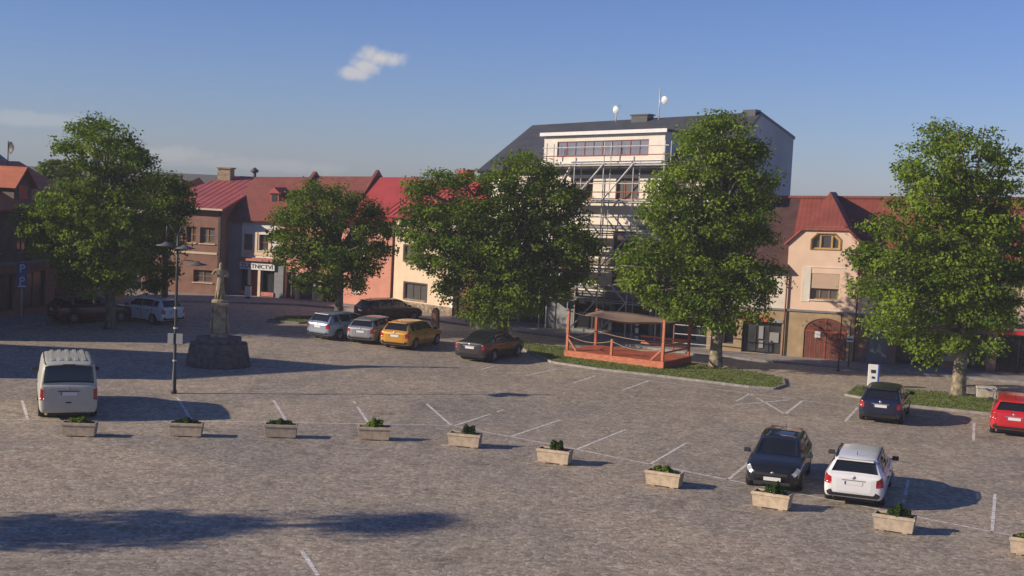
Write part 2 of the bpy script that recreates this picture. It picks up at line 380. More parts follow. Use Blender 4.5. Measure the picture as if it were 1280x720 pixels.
lawn1 = [(.4, 74.0), (1.2, 70.2), (2.2, 67.6), (4.4, 65.9), (7.6, 64.4), (11.2, 62.4), (12.3, 62.2), (13.0, 63.4), (13.4, 65.8), (12.4, 67.2), (7.4, 70.8), (.8, 75.0)]
lawn2 = [(15.4, 61.3), (17.2, 59.2), (20.5, 57.9), (26, 56.6), (31, 55.2), (31, 60.6), (23.7, 62.3), (18.5, 64.0), (16.6, 64.2)]
lawn3 = [(-14.3, 79.6), (-12.4, 79.4), (-11.2, 81.5), (-11.6, 83.4), (-13.8, 82.2)]
def inside(x, y, P):
    c = False; j = len(P)-1
    for i in range(len(P)):
        xi, yi = P[i]; xj, yj = P[j]
        if (yi > y) != (yj > y) and x < (xj-xi)*(y-yi)/(yj-yi)+xi: c = not c
        j = i
    return c
gp = []
rg = np.random.default_rng(3)
for k, L in enumerate((lawn1, lawn2, lawn3)):
    l = MB(); l.prism(L, -.05, .09); tag(l.build('lawn', M['lawn']), kind='structure')
    kk = MB()
    for a, b in zip(L, L[1:]+L[:1]): kk.beam((a[0], a[1], .045), (b[0], b[1], .045), .13, .12)
    tag(kk.build('lawn_kerb', M['kerb'] if k < 2 else M['paving'], bevel=.01), kind='structure')
    xs = [p[0] for p in L]; ys = [p[1] for p in L]
    for _ in range([34000, 32000, 3000][k]):
        x = rg.uniform(min(xs), max(xs)); y = rg.uniform(min(ys), max(ys))
        if inside(x, y, L): gp.append((x, y, .11))
gp = np.array(gp); gp += np.c_[rg.normal(size=(len(gp), 2))*.03, rg.uniform(-.02, .02, len(gp))]
g = leaf_mesh('grass', gp, .055, M['grassleaf'], None, rg); tag(g, 'short green grass covering the lawn strips at the edge of the square', 'grass', kind='stuff')

# painted lines
pl = MB()
def line(a, b, w=.11, z=.009, gaps=True):
    a = Vector((*a, z)); b = Vector((*b, z)); d = (b-a); n = max(1, int(d.length/.55)); t = Vector((-d.y, d.x, 0)).normalized()*w/2
    for i in range(n):
        if gaps and random.random() < .04: continue
        p = a+d*i/n; q = a+d*(i+1)/n; w1 = t*random.uniform(.8, 1.1)
        pl.add([p-w1, q-w1, q+w1, p+w1], [(0, 1, 2, 3)])
base_pts = [(-24, 44.5), (-17.4, 46.6), (-9.5, 48.3), (-2.0, 49.5)]
for a, b in zip(base_pts[:-1], base_pts[1:]): line(a, b, .09)
rb = [(-2.0, 49.5), (1.9, 46.6), (7.3, 42.3), (10.2, 40.1), (13.7, 37.35), (19, 33.6)]
for a, b in zip(rb[:-1], rb[1:]): line(a, b, .10)
for a, b in [((-16.6, 46.7), (-18.4, 51)), ((-11.2, 48), (-12.9, 52.7)), ((-7.9, 48.6), (-9.2, 53.1)), ((-5, 49.1), (-6.1, 53.7)), ((-2.0, 49.5), (-3.2, 53.9)),
             ((-1.9, 49.4), (-.1, 53.4)), ((.2, 47.9), (2.1, 51.7)), ((2.5, 46.2), (4.5, 50.3)), ((4.8, 44.2), (6.5, 48.2)), ((7.1, 42.4), (8.6, 46.1)), ((11.7, 39.2), (13.2, 43.7)), ((13.7, 37.3), (15.5, 42.2)),
             ((-1.3, 64.2), (-.7, 65.5)), ((.8, 62.8), (2.4, 65.7)), ((3.0, 61.3), (4.4, 64.5)), ((5.1, 59.8), (6.6, 63.1)), ((13.7, 54.4), (15.1, 58)), ((17.9, 51.4), (19.3, 55.5)), ((-4.8, 32.3), (-4.1, 30.3)),
             ((9.7, 57.7), (10.9, 60.6)), ((10.9, 60.6), (11.5, 55.5)), ((11.5, 55.5), (13.0, 59.3)), ((9.7, 57.3), (12.4, 59.3))]: line(a, b)
for a, b in [((2.0, 65.9), (6.3, 63.3)), ((6.3, 63.3), (10.6, 60.8)), ((10.6, 60.8), (15.0, 58.2)), ((15, 58.2), (20.8, 54.7))]: line(a, b, .08)
tag(pl.build('parking_lines', M['paint']), kind='structure')

# ------------------------------------------------------------------ building helpers
def holes_wall(mb, x0, x1, z0, z1, holes, y=0, t=.3):
    xs = sorted({x0, x1, *[h[0] for h in holes], *[h[1] for h in holes]}); zs = sorted({z0, z1, *[h[2] for h in holes], *[h[3] for h in holes]})
    for a, b in zip(xs[:-1], xs[1:]):
        for c, d in zip(zs[:-1], zs[1:]):
            mx, mz = (a+b)/2, (c+d)/2
            if any(h[0] < mx < h[1] and h[2] < mz < h[3] for h in holes): continue
            mb.add([(a, y, c), (b, y, c), (b, y, d), (a, y, d)], [(0, 1, 2, 3)])
    for (a, b, c, d) in holes:
        mb.add([(a, y, c), (b, y, c), (b, y, d), (a, y, d), (a, y+t, c), (b, y+t, c), (b, y+t, d), (a, y+t, d)], [(0, 4, 5, 1), (1, 5, 6, 2), (2, 6, 7, 3), (3, 7, 4, 0)])
def shell(mb, x0, x1, y0, y1, z0, z1):
    """side and back walls behind a facade"""
    mb.add([(x0, y0, z0), (x0, y1, z0), (x1, y1, z0), (x1, y0, z0), (x0, y0, z1), (x0, y1, z1), (x1, y1, z1), (x1, y0, z1)], [(0, 4, 5, 1), (1, 5, 6, 2), (2, 6, 7, 3)])
def window(parent, h, y=0, fm='darkframe', cols=2, rows=1, inset=.14, sill=None, fw=.07, glass='glass', name='window'):
    a, b, c, d = h; m = MB(); yy = y+inset
    m.box(a, b, yy, yy+.06, c, c+fw).box(a, b, yy, yy+.06, d-fw, d).box(a, a+fw, yy, yy+.06, c+fw, d-fw).box(b-fw, b, yy, yy+.06, c+fw, d-fw)
    for i in range(1, cols): x = a+(b-a)*i/cols; m.box(x-fw*.5, x+fw*.5, yy+.003, yy+.06, c+fw, d-fw)
    for i in range(1, rows): z = c+(d-c)*i/rows; m.box(a+fw, b-fw, yy+.006, yy+.055, z-fw*.35, z+fw*.35)
    w = m.build(name, M[fm], parent)
    g = MB(); g.box(a+.01, b-.01, yy+.04, yy+.052, c+.01, d-.01); g.build('pane', M[glass], w)
    if sill:
        s = MB(); s.box(a-.06, b+.06, y-.07, y+.1, c-.07, c-.004); s.build('sill', M[sill], w, bevel=.006)
    return w
def bframe(A, d): return math.atan2(d[1], d[0])
def blank(parent, x0, x1, y0, y1, z0, z1, m='darkplaster', name='interior'):
    """dark room behind openings"""
    b = MB(); b.box(x0, x1, y0, y1, z0, z1); return b.build(name, M[m], parent)

# ---- tall building under scaffold
SHEAR = .005
T = empty('office_building', (-1.65, 84.84, 0), bframe(0, (.87, -.49)), 'tall pale office building with dark mansard roof and long dormer, behind the scaffold', 'building')
hl = [(a, a+1.5, z0, z1) for a in (2.6, 5.6, 8.6, 11.6) for z0, z1 in ((7.8, 9.0), (4.9, 6.0), (2.95, 3.85))]
gf = [(.4, 2.3, .25, 2.15), (2.5, 4.4, .25, 2.15), (6.2, 8.6, .25, 2.15), (8.8, 11.2, .25, 2.15), (11.4, 14.2, .25, 2.15)]
w = MB(); holes_wall(w, 0, 15, 2.35, 9.5, hl)
w.build('wall', M['palebeige'], T)
w = MB(); holes_wall(w, 0, 15, 0, 2.35, gf, y=.02); w.build('ground_floor_wall', M['trimgrey'], T)
prof = [(0, 0), (13, 0), (13, 12.05), (6.5, 13.62), (3.6, 12.2), (0.02, 9.85)]
w = MB()
w.add([(15, y, z) for y, z in [(0, 0), (13, 0), (13, 11.7), (6.5, 12.7), (0, 9.5)]], [(0, 1, 2, 3, 4)])
w.add([(0, y, z) for y, z in [(0, 0), (13, 0), (13, 11.7), (6.5, 12.55), (0, 9.5)]], [(4, 3, 2, 1, 0)])
w.add([(0, 13, 0), (15, 13, 0), (15, 13, 11.7), (0, 13, 11.7)], [(3, 2, 1, 0)])
w.build('end_wall', M['greywall'], T)
rf = MB()
rf.slab([(-.8, -.35, 9.5), (15.02, -.35, 9.42), (15.02, 6.5, 12.84), (-.8, 6.5, 12.69)], .18)
rf.slab([(-.8, 6.5, 12.70), (15.02, 6.5, 12.85), (15.02, 13.25, 11.75), (-.8, 13.25, 11.75)], .18)
r_ = rf.build('roof', M['slate'], T)
ch = MB(); ch.box(6.6, 7.7, 6.0, 7.0, 12.3, 12.95).box(6.5, 7.8, 5.95, 7.05, 12.95, 13.03)
ch.build('chimney', M['slate'], r_); pieces('chimney', M['slate'], r_, [(14.0, 14.8, 6.0, 7.0, 12.5, 12.97)])
bd = MB()
for z0, z1 in ((7.62, 7.76), (6.15, 6.32), (4.55, 4.8), (3.0-.35, 2.85), (9.2, 9.42)):
    bd.box(-.02, 15.02, -.08, .02, z0, z1)
bd.box(-.02, 15.02, -.12, .03, 2.22, 2.5)
bd.build('cornice', M['trimgrey'], T)
bb = MB()
for z0, z1 in ((3.98, 4.4), ): bb.box(2.2, 14, -.03, -.005, z0, z1)
bb.build('parapet_panel', M['plank'], T)
for h in hl: window(T, h, 0, 'redframe', 3, 1, .16)
for i, h in enumerate(gf): window(T, h, .02, 'darkframe', 2, 1, .2, glass='shopglass', name='shop_window')
d = MB(); d.box(4.55, 5.95, -.02, .2, .1, 2.15); d.build('door', mat('grey_door', (.22, .23, .24), .5), T)
# dormer
dr = MB(); dz0, dz1 = 9.7, 11.55
holes_wall(dr, 3.7, 11.6, dz0, dz1, [(4.6, 10.6, 10.25, 11.15)], y=-.05)
dr.add([(3.7, -.05, dz0), (3.7, 4.5, dz1), (3.7, -.05, dz1), (11.6, -.05, dz0), (11.6, 4.5, dz1), (11.6, -.05, dz1)], [(0, 2, 1), (3, 4, 5)])
dm = dr.build('dormer', M['offwhite'], T)
dd = MB(); dd.box(3.55, 11.75, -.25, 4.2, 11.55, 11.68); dd.build('dormer_roof', M['slate'], dm)
dd = MB(); dd.box(3.5, 11.8, -.31, -.25, 11.50, 11.70); dd.box(3.6, 11.7, -.13, -.055, 9.82, 9.98); dd.build('dormer_trim', M['white'], dm)
window(T, (4.6, 10.6, 10.25, 11.15), -.05, 'redframe', 10, 1, .04, fw=.045, glass='skyglass', name='window_strip')
# roof aerials
for (s_, y_, top, dish) in ((5.4, 6.3, 13.7, True), (8.4, 6.2, 14.55, True)):
    a = MB(); a.tube([(s_, y_, 12.3), (s_, y_, top)], .035, 8)
    if dish and s_ < 6: a.tube([(s_-.35, y_, top-.05), (s_+.35, y_, top-.05)], .012, 5); a.tube([(s_-.25, y_, top-.2), (s_+.25, y_, top-.2)], .012, 5)
    if s_ > 6: a.tube([(s_, y_, 13.7), (s_+.35, y_-.1, 13.75)], .02, 6)
    an = a.build('aerial_mast', M['steel'], T, smooth=True)
    q = MB(); cx = s_+(.05 if s_ < 6 else .42); q.lathe([(0.001, .10), (.14, .08), (.24, 0), (.26, -.02)], (0, 0, 0), 20)
    q.build('dish', M['signwhite'], an, smooth=True, loc=(cx, y_-.25, (13.35 if s_ < 6 else 13.8)*(1+SHEAR*s_)), rot=(R(100), 0, R(-20)))

# ---- scaffold
S = empty('scaffold', (-1.65, 84.84, 0), bframe(0, (.87, -.49)), 'steel tube scaffold with plank decks in front of the tall pale building', 'scaffold')
px = [4.6, 6.5, 8.4, 10.3, 12.2]; py = [-1.35, -.45]
for x in px:
    for y in py:
        top = 11.0 if x in (4.6, 12.2, 8.4) else 9.9
        m = MB(); m.tube([(x, y, 0), (x, y, top)], .034, 7); m.box(x-.1, x+.1, y-.1, y+.1, 0, .03); m.build('standard', M['steel'], S, smooth=False)
lev = [2.1, 3.85, 5.85, 7.7, 9.75]
for z in lev:
    m = MB(); m.box(px[0]-.2, px[-1]+.2, py[0]+.08, py[1]-.08, z, z+.06); m.build('deck', M['plank'], S)
    for k, (yy, dz) in enumerate(((py[0], .98), (py[0], .5), (py[0], -.06)) if z != 3.85 else ((py[0], .98), (py[0], -.06))):
        m = MB(); m.tube([(px[0]-.25, yy-.05, z+dz), (px[-1]+.25, yy-.05, z+dz)], .030, 6); m.build('ledger', M['steel' if k != 1 else 'redsteel'], S)
for i, (za, zb) in enumerate(zip([.1]+lev[:-1], lev)):
    x0, x1 = (px[2], px[1]) if i % 2 else (px[1], px[2])
    for xa, xb in ((x0, x1), (px[3], px[2]) if i % 2 else (px[2], px[3])):
        m = MB(); m.tube([(xa, py[0]-.1, za), (xb, py[0]-.1, zb)], .045, 6); m.build('brace', M['steel'], S)
    if i in (1, 4): m = MB(); m.beam((px[0]+.3+(1.2 if i % 2 else 0), -.9, za), (px[0]+.3+(0 if i % 2 else 1.2), -.9, zb), .35, .05); m.build('ladder', M['steel'], S)

# ---- gabled house with the arched gate
G = empty('gabled_house', (12.83, 75.1, 0), bframe(0, (.96, -.29)), 'apricot house with clipped red tiled gable, arched brown gate and ochre ground floor', 'house')
up = [(.9, 1.75, 3.35, 4.2)]
w = MB(); holes_wall(w, -1.9, 2.3, 2.62, 4.9, up); shell(w, -1.9, 6.1, 0, 9, 0, 4.9)
w.build('left_wall', M['offwhite'], G)
lo = [(.05, 2.2, .12, 1.85)]
w = MB(); holes_wall(w, -1.9, 2.3, 0, 2.55, lo+[(-1.5, -.4, .5, 1.85)], y=-.03); holes_wall(w, 2.3, 6.1, 0, 2.55, [(3.42, 5.72, 0, 1.55)], y=-.03)
gc, gr_, gs, ga = 4.57, 1.15, 1.55, .72
arc = [(gc-gr_*math.cos(math.pi*i/16), gs+ga*math.sin(math.pi*i/16)) for i in range(17)]
ow = w.build('ground_floor_wall', M['ochre'], G)
c = MB(); c.box(-1.9, 6.15, -.10, .02, 2.551, 2.66); c.build('cornice', M['trimgrey'], G)
# arch: the gate leaf stands in a shallow arched surround
a2 = [(gc-(gr_+.16)*math.cos(math.pi*i/16), gs+(ga+.14)*math.sin(math.pi*i/16)) for i in range(17)]
su = MB(); n = 17
ring = [(gc-gr_-.16, .02)]+a2+[(gc+gr_+.16, .02), (gc+gr_, .02)]+arc[::-1]+[(gc-gr_, .02)]
for i in range(16):
    su.xz([arc[i], arc[i+1], a2[i+1], a2[i]], -.09, -.031)
su.box(gc-gr_-.16, gc-gr_, -.09, -.031, .02, gs).box(gc+gr_, gc+gr_+.16, -.09, -.031, .02, gs)
su.build('gate_surround', M['ochre'], G)
gt = MB(); gt.xz([(gc-gr_, .02)]+arc+[(gc+gr_, .02)], -.05, .0); gd = gt.build('gate', M['wood'], G)
gb = MB()
for i in range(9): x = gc-gr_+.13+i*.255; gb.box(x-.015, x+.015, -.06, -.049, .05, gs)
gb.box(gc-.03, gc+.03, -.075, -.049, .05, gs+ga-.02).box(gc-gr_+.02, gc+gr_-.02, -.07, -.049, gs-.04, gs+.04)
gb.build('gate_battens', M['redwood'], gd)
nb = MB(); nb.box(4.0, 4.3, -.08, -.06, 1.2, 1.55); nb.build('notice', M['signwhite'], gd)
# bay wall with the clipped gable
by = -.02
w = MB(); bh = [(3.6, 5.1, 3.25, 4.65)]
holes_wall(w, 2.3, 6.1, 2.66, 5.6, bh, y=by)
oct_ = [(3.52, 5.95), (5.02, 5.95), (5.02, 6.45), (4.72, 6.75), (3.82, 6.75), (3.52, 6.45)]
# upper field around the octagonal window
w.add([(x, by, z) for x, z in [(2.3, 5.6), (6.1, 5.6), (6.1, 6.4), (5.25, 7.15), (3.15, 7.15), (2.3, 6.4)]+oct_],
      [(0, 1, 7, 6), (1, 2, 8, 7), (2, 3, 9, 8), (3, 4, 10, 9), (4, 5, 11, 10), (5, 0, 6, 11)])
w.add([(x, by+y, z) for x, z in oct_ for y in (0, .16)], [((2*i), (2*i+1), (2*((i+1) % 6)+1), (2*((i+1) % 6))) for i in range(6)])
w.add([(2.3, by, 2.66), (2.3, 4, 2.66), (2.3, 4, 6.4), (2.3, by, 6.4), (6.1, by, 2.66), (6.1, 4, 2.66), (6.1, 4, 6.4), (6.1, by, 6.4)], [(0, 3, 2, 1), (4, 5, 6, 7)])
w.build('gable_wall', M['apricot'], G)
o_ = MB(); o_.xz(oct_, by+.13, by+.15); og = MB()
fr = [(4.27+(x-4.27)*.86, 6.3+(z-6.3)*.78) for x, z in oct_]
for i in range(6):
    j = (i+1) % 6; og.xz([oct_[i], oct_[j], fr[j], fr[i]], by+.06, by+.13)
og.box(3.92, 4.02, by+.05, by+.12, 6.0, 6.7).box(4.53, 4.63, by+.05, by+.12, 6.0, 6.7)
ww = og.build('window', M['yellowframe'], G); o_.build('pane', M['glass'], ww)
fo = MB()
big = [(4.27+(x-4.27)*1.1, 6.3+(z-6.3)*1.14) for x, z in oct_]
for i in range(6):
    j = (i+1) % 6; fo.xz([oct_[i], big[i], big[j], oct_[j]], by-.03, by-.002)
fo.build('frame', M['woodframe'], ww)
ww = window(G, bh[0], by, 'woodframe', 3, 1, .14, sill='offwhite')
bl = MB(); bl.box(3.62, 5.08, by+.02, by+.07, 3.85, 4.64); bl.build('blind', M['blind'], ww)
sr = MB(); sr.box(3.2, 3.6-.02, by-.025, by-.002, 3.1, 4.95).box(3.2, 5.4, by-.025, by-.002, 4.95, 5.0).box(3.14, 3.2, by-.028, by-.002, 3.1, 5.0); sr.build('surround', M['offwhite'], ww)
# main roof
RZ = 8.65; D2 = 4.6
rf = MB(); rf.slab([(-2.1, -.4, 4.78), (2.345, -.4, 4.78), (2.345, D2, RZ), (-2.1, D2, RZ)], .14); rf.build('roof', mat('shade_dark_tiles', (.075, .035, .030), .8, var=.25, scale=2, bump=.3), G)  # left slope: tiles coloured darker to stand for shade
rf = MB()
rf.slab([(6.05, -.4, 4.78), (22, -.4, 4.78), (22, D2, RZ), (6.05, D2, RZ)], .14)
rf.slab([(2.35, .9, 5.9), (6.05, .9, 5.9), (6.05, D2, RZ-.01), (2.35, D2, RZ-.01)], .10)
rf.slab([(-2.1, D2, RZ), (22, D2, RZ), (22, 9.4, 4.8), (-2.1, 9.4, 4.8)], .14)
mr = rf.build('roof', M['tilered'], G)
rd = MB(); rd.tube([(-2.1, D2, RZ+.02), (22, D2, RZ+.02)], .11, 8); rd.build('ridge', M['tilebrown'], mr)
gz = 9.0
rf = MB(); ap = (4.2, 1.9, gz)
rf.slab([(2.95, -.12, 7.05), (5.45, -.12, 7.05), ap], .12)
rf.slab([(2.05, -.12, 6.2), (2.95, -.12, 7.05), ap, (4.2, 6.5, gz), (2.05, 6.5, 6.2)], .12)
rf.slab([(6.35, -.12, 6.2), (6.35, 6.5, 6.2), (4.2, 6.5, gz), ap, (5.45, -.12, 7.05)], .12)
gr2 = rf.build('gable_roof', M['tilered'], G)
vb = MB()
for p, q in (((2.05, -.32, 6.12), (2.95, -.32, 6.97)), ((2.95, -.32, 6.97), (5.45, -.32, 6.97)), ((5.45, -.32, 6.97), (6.35, -.32, 6.12))): vb.beam((p[0], p[1]+.19, p[2]+.03), (q[0], q[1]+.19, q[2]+.03), .04, .09)
vb.build('bargeboard', M['brick'], gr2)
window(G, up[0], 0, 'woodframe', 2, 1, .14, sill='offwhite')
window(G, lo[0], -.03, 'darkframe', 3, 1, .16, glass='shopglass', name='shop_window')
window(G, (-1.5, -.4, .5, 1.85), -.03, 'darkframe', 2, 1, .16, glass='shopglass', name='shop_window')
s1 = MB(); s1.box(.0, 1.55, -.12, -.04, 1.88, 2.16); s1.build('shop_sign', M['signorange'], G)
s1 = MB(); s1.box(1.62, 2.24, -.10, -.04, 1.86, 2.02); s1.build('shop_sign', M['signgrey'], G)
for a, b, c_, d_ in ((.95, 1.2, .9, 1.6), (1.55, 2.05, .75, 1.3), (.98, 1.22, .4, .8)):
    s1 = MB(); s1.box(a, b, .115, .128, c_, d_); s1.build('poster', M['signgrey'], G)
for x in (2.33, 6.12): dp = MB(); dp.tube([(x, -.12, .1), (x, -.12, 2.5), (x, -.12, 4.85)], .045, 8); dp.build('downpipe', M['wood'], G, smooth=True)
# right wing, a house of its own
H = empty('shop_house', (12.83, 75.1, 0), bframe(0, (.96, -.29)), 'long apricot house with dark shopfronts and a red shop sign, behind the rightmost tree', 'house')
uh = [(a, a+1.1, 3.2, 4.3) for a in (7.4, 10.0, 12.6, 15.2, 17.8, 20.2)]
gh = [(6.75, 7.85, .1, 2.0), (8.3, 10.6, .15, 2.0), (11.6, 12.9, .15, 2.0), (13.4, 15.6, .15, 2.0), (15.8, 17.2, .15, 2.0), (17.6, 21.4, .15, 2.0)]
w = MB(); holes_wall(w, 6.1, 22, 2.6, 4.9, uh); shell(w, 6.1, 22, 0, 9, 0, 4.9); w.add([(22, 0, 4.9), (22, 9, 4.9), (22, 4.6, 8.5)], [(0, 1, 2)]); w.build('wall', M['apricot'], H)
w = MB(); holes_wall(w, 6.1, 22, 0, 2.5, gh, y=-.02); w.build('ground_floor_wall', M['brownplaster'], H)
c = MB(); c.box(6.16, 22, -.1, .02, 2.501, 2.6); c.build('cornice', M['trimgrey'], H)
for h in uh: window(H, h, 0, 'woodframe', 2, 1, .14, sill='offwhite')
for h in gh[1:]: window(H, h, -.02, 'darkframe', 2, 1, .18, glass='shopglass', name='shop_window')
dr = MB(); dr.box(6.75, 7.85, .1, .16, .1, 2.0); dr.build('door', mat('grey_shutter', (.17, .18, .18), .6), H)
s1 = MB(); s1.box(13.3, 15.7, -.16, -.03, 2.04, 2.42); sg = s1.build('shop_sign', M['signred'], H)
s1 = MB(); s1.box(13.5, 15.5, -.18, -.162, 2.26, 2.36); s1.build('sign_stripe', M['signgrey'], sg)
s1 = MB(); s1.box(17.4, 19.4, -.16, -.03, 1.9, 2.3); s1.build('shop_sign', M['signred'], H)
s1 = MB(); s1.box(8.3, 8.8, -.1, -.03, 1.2, 1.8); s1.build('shop_sign', M['signorange'], H)
s1 = MB(); s1.box(10.7, 11.5, -.1, -.03, .5, 1.9); s1.build('wall_panel', M['ochre'], H)
for a in (6.2, 6.45): pass
SHEAR = 0
# pale block far right
B = empty('tower_block', (46.6, 122, 0), R(-15), 'pale far block whose top shows at the right edge above the tiled roof', 'building')
w = MB(); hh = [(1+i*2.4, 2.3+i*2.4, z, z+1.3) for i in range(3) for z in (3, 6, 9)]
holes_wall(w, 0, 9, 0, 12.2, hh); shell(w, 0, 9, 0, 8, 0, 12.2); w.build('wall', M['offwhite'], B)
w = MB(); w.box(-.2, 9.2, -.2, 8.2, 12.2, 12.45); w.build('roof', M['trimgrey'], B)
for h in hh: window(B, h, 0, 'white', 2, 1)

# ---- cream house
K_ = empty('cream_house', (-7.95, 90.52, 0), bframe(0, (.75, -.66)), 'cream house with stone plinth and bright red metal roof, left of the tall building', 'house')
SHEAR = .003
ch_ = [(1.1, 3.15, .8, 1.85), (.95, 2.7, 3.3, 4.3)]
w = MB(); holes_wall(w, 0, 5.6, .62, 6.3, ch_); shell(w, 0, 5.6, 0, 8, 0, 6.3); w.build('wall', M['cream'], K_)
w = MB(); w.box(0, 5.62, -.07, .1, 0, .62); w.build('plinth', M['plinth'], K_)
w = MB(); w.box(5.42, 5.6, -.03, .05, .62, 6.2); w.build('corner_strip', M['white'], K_)
for h in ch_: window(K_, h, 0, 'darkframe', 3, 1, .12, sill='plinth')
for h in ch_: w = MB(); w.box(h[0]-.1, h[1]+.1, -.02, -.003, h[3], h[3]+.1).box(h[0]-.1, h[0]-.002, -.02, -.003, h[2], h[3]).box(h[1]+.002, h[1]+.1, -.02, -.003, h[2], h[3]); w.build('window_surround', M['darkframe'], K_)
rf = MB(); rf.slab([(-4.9, -.3, 6.2), (6.0, -.3, 6.2), (6.0, 4.2, 8.7), (-4.9, 4.2, 8.7)], .12); rf.slab([(-4.9, 4.2, 8.7), (6, 4.2, 8.7), (6, 8.4, 6.2), (-4.9, 8.4, 6.2)], .12)
rr = rf.build('roof', M['metalred'], K_)
w = MB()
for i in range(21): x = -4.7+i*.52; w.beam((x, -.28, 6.25), (x, 4.18, 8.73), .03, .05)
w.build('roof_seams', M['metalred'], rr)
w = MB(); w.box(2.0, 2.9, 3.6, 4.4, 8.3, 9.35); w.box(1.94, 2.96, 3.54, 4.46, 9.35, 9.43); w.build('chimney', M['brick'], rr)
w = MB(); w.tube([(-.08, -.1, .1), (-.08, -.1, 6.1)], .05, 8); w.build('downpipe', M['wood'], K_, smooth=True)
SHEAR = 0
W_ = empty('courtyard_wall', (-7.95, 90.52, 0), bframe(0, (.75, -.66)), 'terracotta red low wall with dark gateway between the cream house and the tall building', 'wall')
w = MB(); w.box(5.63, 6.35, .35, .6, 0, 2.4); w.build('gateway', M['darkframe'], W_)
w = MB(); w.box(6.35, 8.0, .05, .35, 0, 2.7).box(6.3, 8.05, 0, .4, 2.7, 2.8); w.build('wall', mat('terracotta_render', (.36, .12, .07), .9, var=.15), W_)

# ---- white shop house and two salmon houses
SHEAR = .005
Wd = bframe(0, (.94, -.33)); WA = (-18.91, 94.35, 0)
W1 = empty('goldsmith_house', WA, Wd, 'off white house with the white lettered goldsmith sign over its shopfront', 'house')
wh = [(.15, .85, 3.25, 4.35), (1.35, 2.1, 3.25, 4.35)]
w = MB(); holes_wall(w, 0, 3.1, 2.75, 5.4, wh); shell(w, -1.5, 3.1, 0, 9, 0, 5.4); w.build('wall', M['offwhite'], W1)
w = MB(); w.box(-1.3, -.02, -.01, .2, 0, 5.4); w.build('side_wall', M['shadeplaster'], W1)  # facade strip coloured as shaded by the corner house
w = MB(); w.box(-.1, 3.0, -.35, -.01, 2.5, 2.56).beam((-.1, -.28, 2.60), (3.0, -.28, 2.60), .2, .16).box(-.1, 3.0, -.14, -.01, 2.56, 2.75); w.build('canopy', mat('red_canopy', (.42, .17, .11), .7), W1)
for h in wh: window(W1, h, 0, 'redframe', 1, 2, .14, sill='cream')
pieces('window_surround', M['cream'], W1, [(.95, 1.25, -.04, -.002, 3.12, 4.5), (2.2, 2.35, -.04, -.002, 3.12, 4.5)]); pieces('string_course', M['cream'], W1, [(0, 3.1, -.05, -.003, 2.9, 3.12)])
w = MB(); holes_wall(w, 0, 3.1, 0, 2.5, [(.05, .6, .1, 1.9), (.8, 1.4, .05, 1.9), (1.7, 2.65, .1, 1.9)], y=-.01); w.build('shopfront', M['trimgrey'], W1)
for h in ((.05, .6, .1, 1.9), (1.7, 2.65, .1, 1.9)): window(W1, h, -.01, 'darkframe', 1, 1, .14, glass='shopglass', name='shop_window')
w = MB(); w.box(.8, 1.4, .1, .15, .05, 1.9); w.build('door', M['wood'], W1)
pieces('pilaster', M['cream'], W1, [(.63, .78, -.12, -.012, .1, 1.91), (1.43, 1.62, -.12, -.012, .1, 1.91)])
w = MB(); w.box(-.02, 2.72, -.16, -.012, 1.92, 2.44); sg = w.build('shop_sign', M['signwhite'], W1)
for v in (0,): text_mesh('sign_lettering', 'ZLATNICTVÍ', .40, M['blackmetal'], sg, (1.36, -.175, 2.16), extrude=.006, sx=1.12)
pieces('stall_riser', mat('pink_panel', (.5, .18, .14), .7), W1, [(.0, .62, -.10, -.011, .14, .42), (1.68, 2.66, -.10, -.011, .14, .42)])
rf = MB(); rf.slab([(-1.7, -.35, 5.3), (3.15, -.35, 5.3), (3.15, 4.5, 8.35), (-1.7, 4.5, 8.35)], .12); rf.slab([(-1.7, 4.5, 8.35), (3.15, 4.5, 8.35), (3.15, 9.3, 5.3), (-1.7, 9.3, 5.3)], .12)
rr = rf.build('roof', M['tilebrown'], W1)
def small_dormer(parent, s_, y0, z0):
    w = MB(); w.box(s_-.35, s_+.35, y0, y0+1.4, z0-.4, z0+.45); dmr = w.build('dormer', M['brick'], parent)
    w = MB(); w.xz([(s_-.5, z0+.42), (s_+.5, z0+.42), (s_, z0+.85)], y0-.12, y0+1.6); w.build('dormer_roof', M['metalred'], dmr)
    w = MB(); w.box(s_-.22, s_+.22, y0-.02, y0-.002, z0-.2, z0+.35); w.build('dormer_window', M['glass'], dmr)
small_dormer(W1, 1.5, 1.7, 6.75)
w = MB(); w.yz([(-.4, 5.35), (4.5, 8.75), (4.5, 8.45), (-.3, 5.1)], 3.0, 3.25); w.yz([(4.5, 8.75), (9.2, 5.6), (9.2, 5.2), (4.5, 8.45)], 3.0, 3.25)
w.build('gable_parapet', M['tilebrown'], W1)
W2 = empty('salmon_house', WA, Wd, 'salmon pink house with brown red tiles and shopfronts, behind the second tree from the left', 'house')
wh = [(3.9+i*1.4, 4.7+i*1.4, 3.2, 4.3) for i in range(3)]; lh = [(3.55, 4.3, .1, 1.9), (4.6, 5.6, .1, 1.9), (6.4, 7.6, .1, 1.9)]
w = MB(); holes_wall(w, 3.1, 8.0, 0, 5.4, wh+lh); shell(w, 3.1, 8, 0, 9, 0, 5.4); w.build('wall', M['pink'], W2)
for h in wh: window(W2, h, 0, 'white', 2, 1, sill='white')
for h in lh: window(W2, h, 0, 'wood', 2, 1, glass='shopglass', name='shop_window')
w = MB(); w.box(3.15, 3.4, -.1, -.003, 0, 2.5); w.build('pilaster', M['trimgrey'], W2)
pieces('pilaster', M['cream'], W2, [(4.34, 4.48, -.06, -.003, .1, 2.0), (5.66, 5.86, -.06, -.003, .1, 2.0), (6.1, 6.3, -.06, -.003, .1, 2.0)])
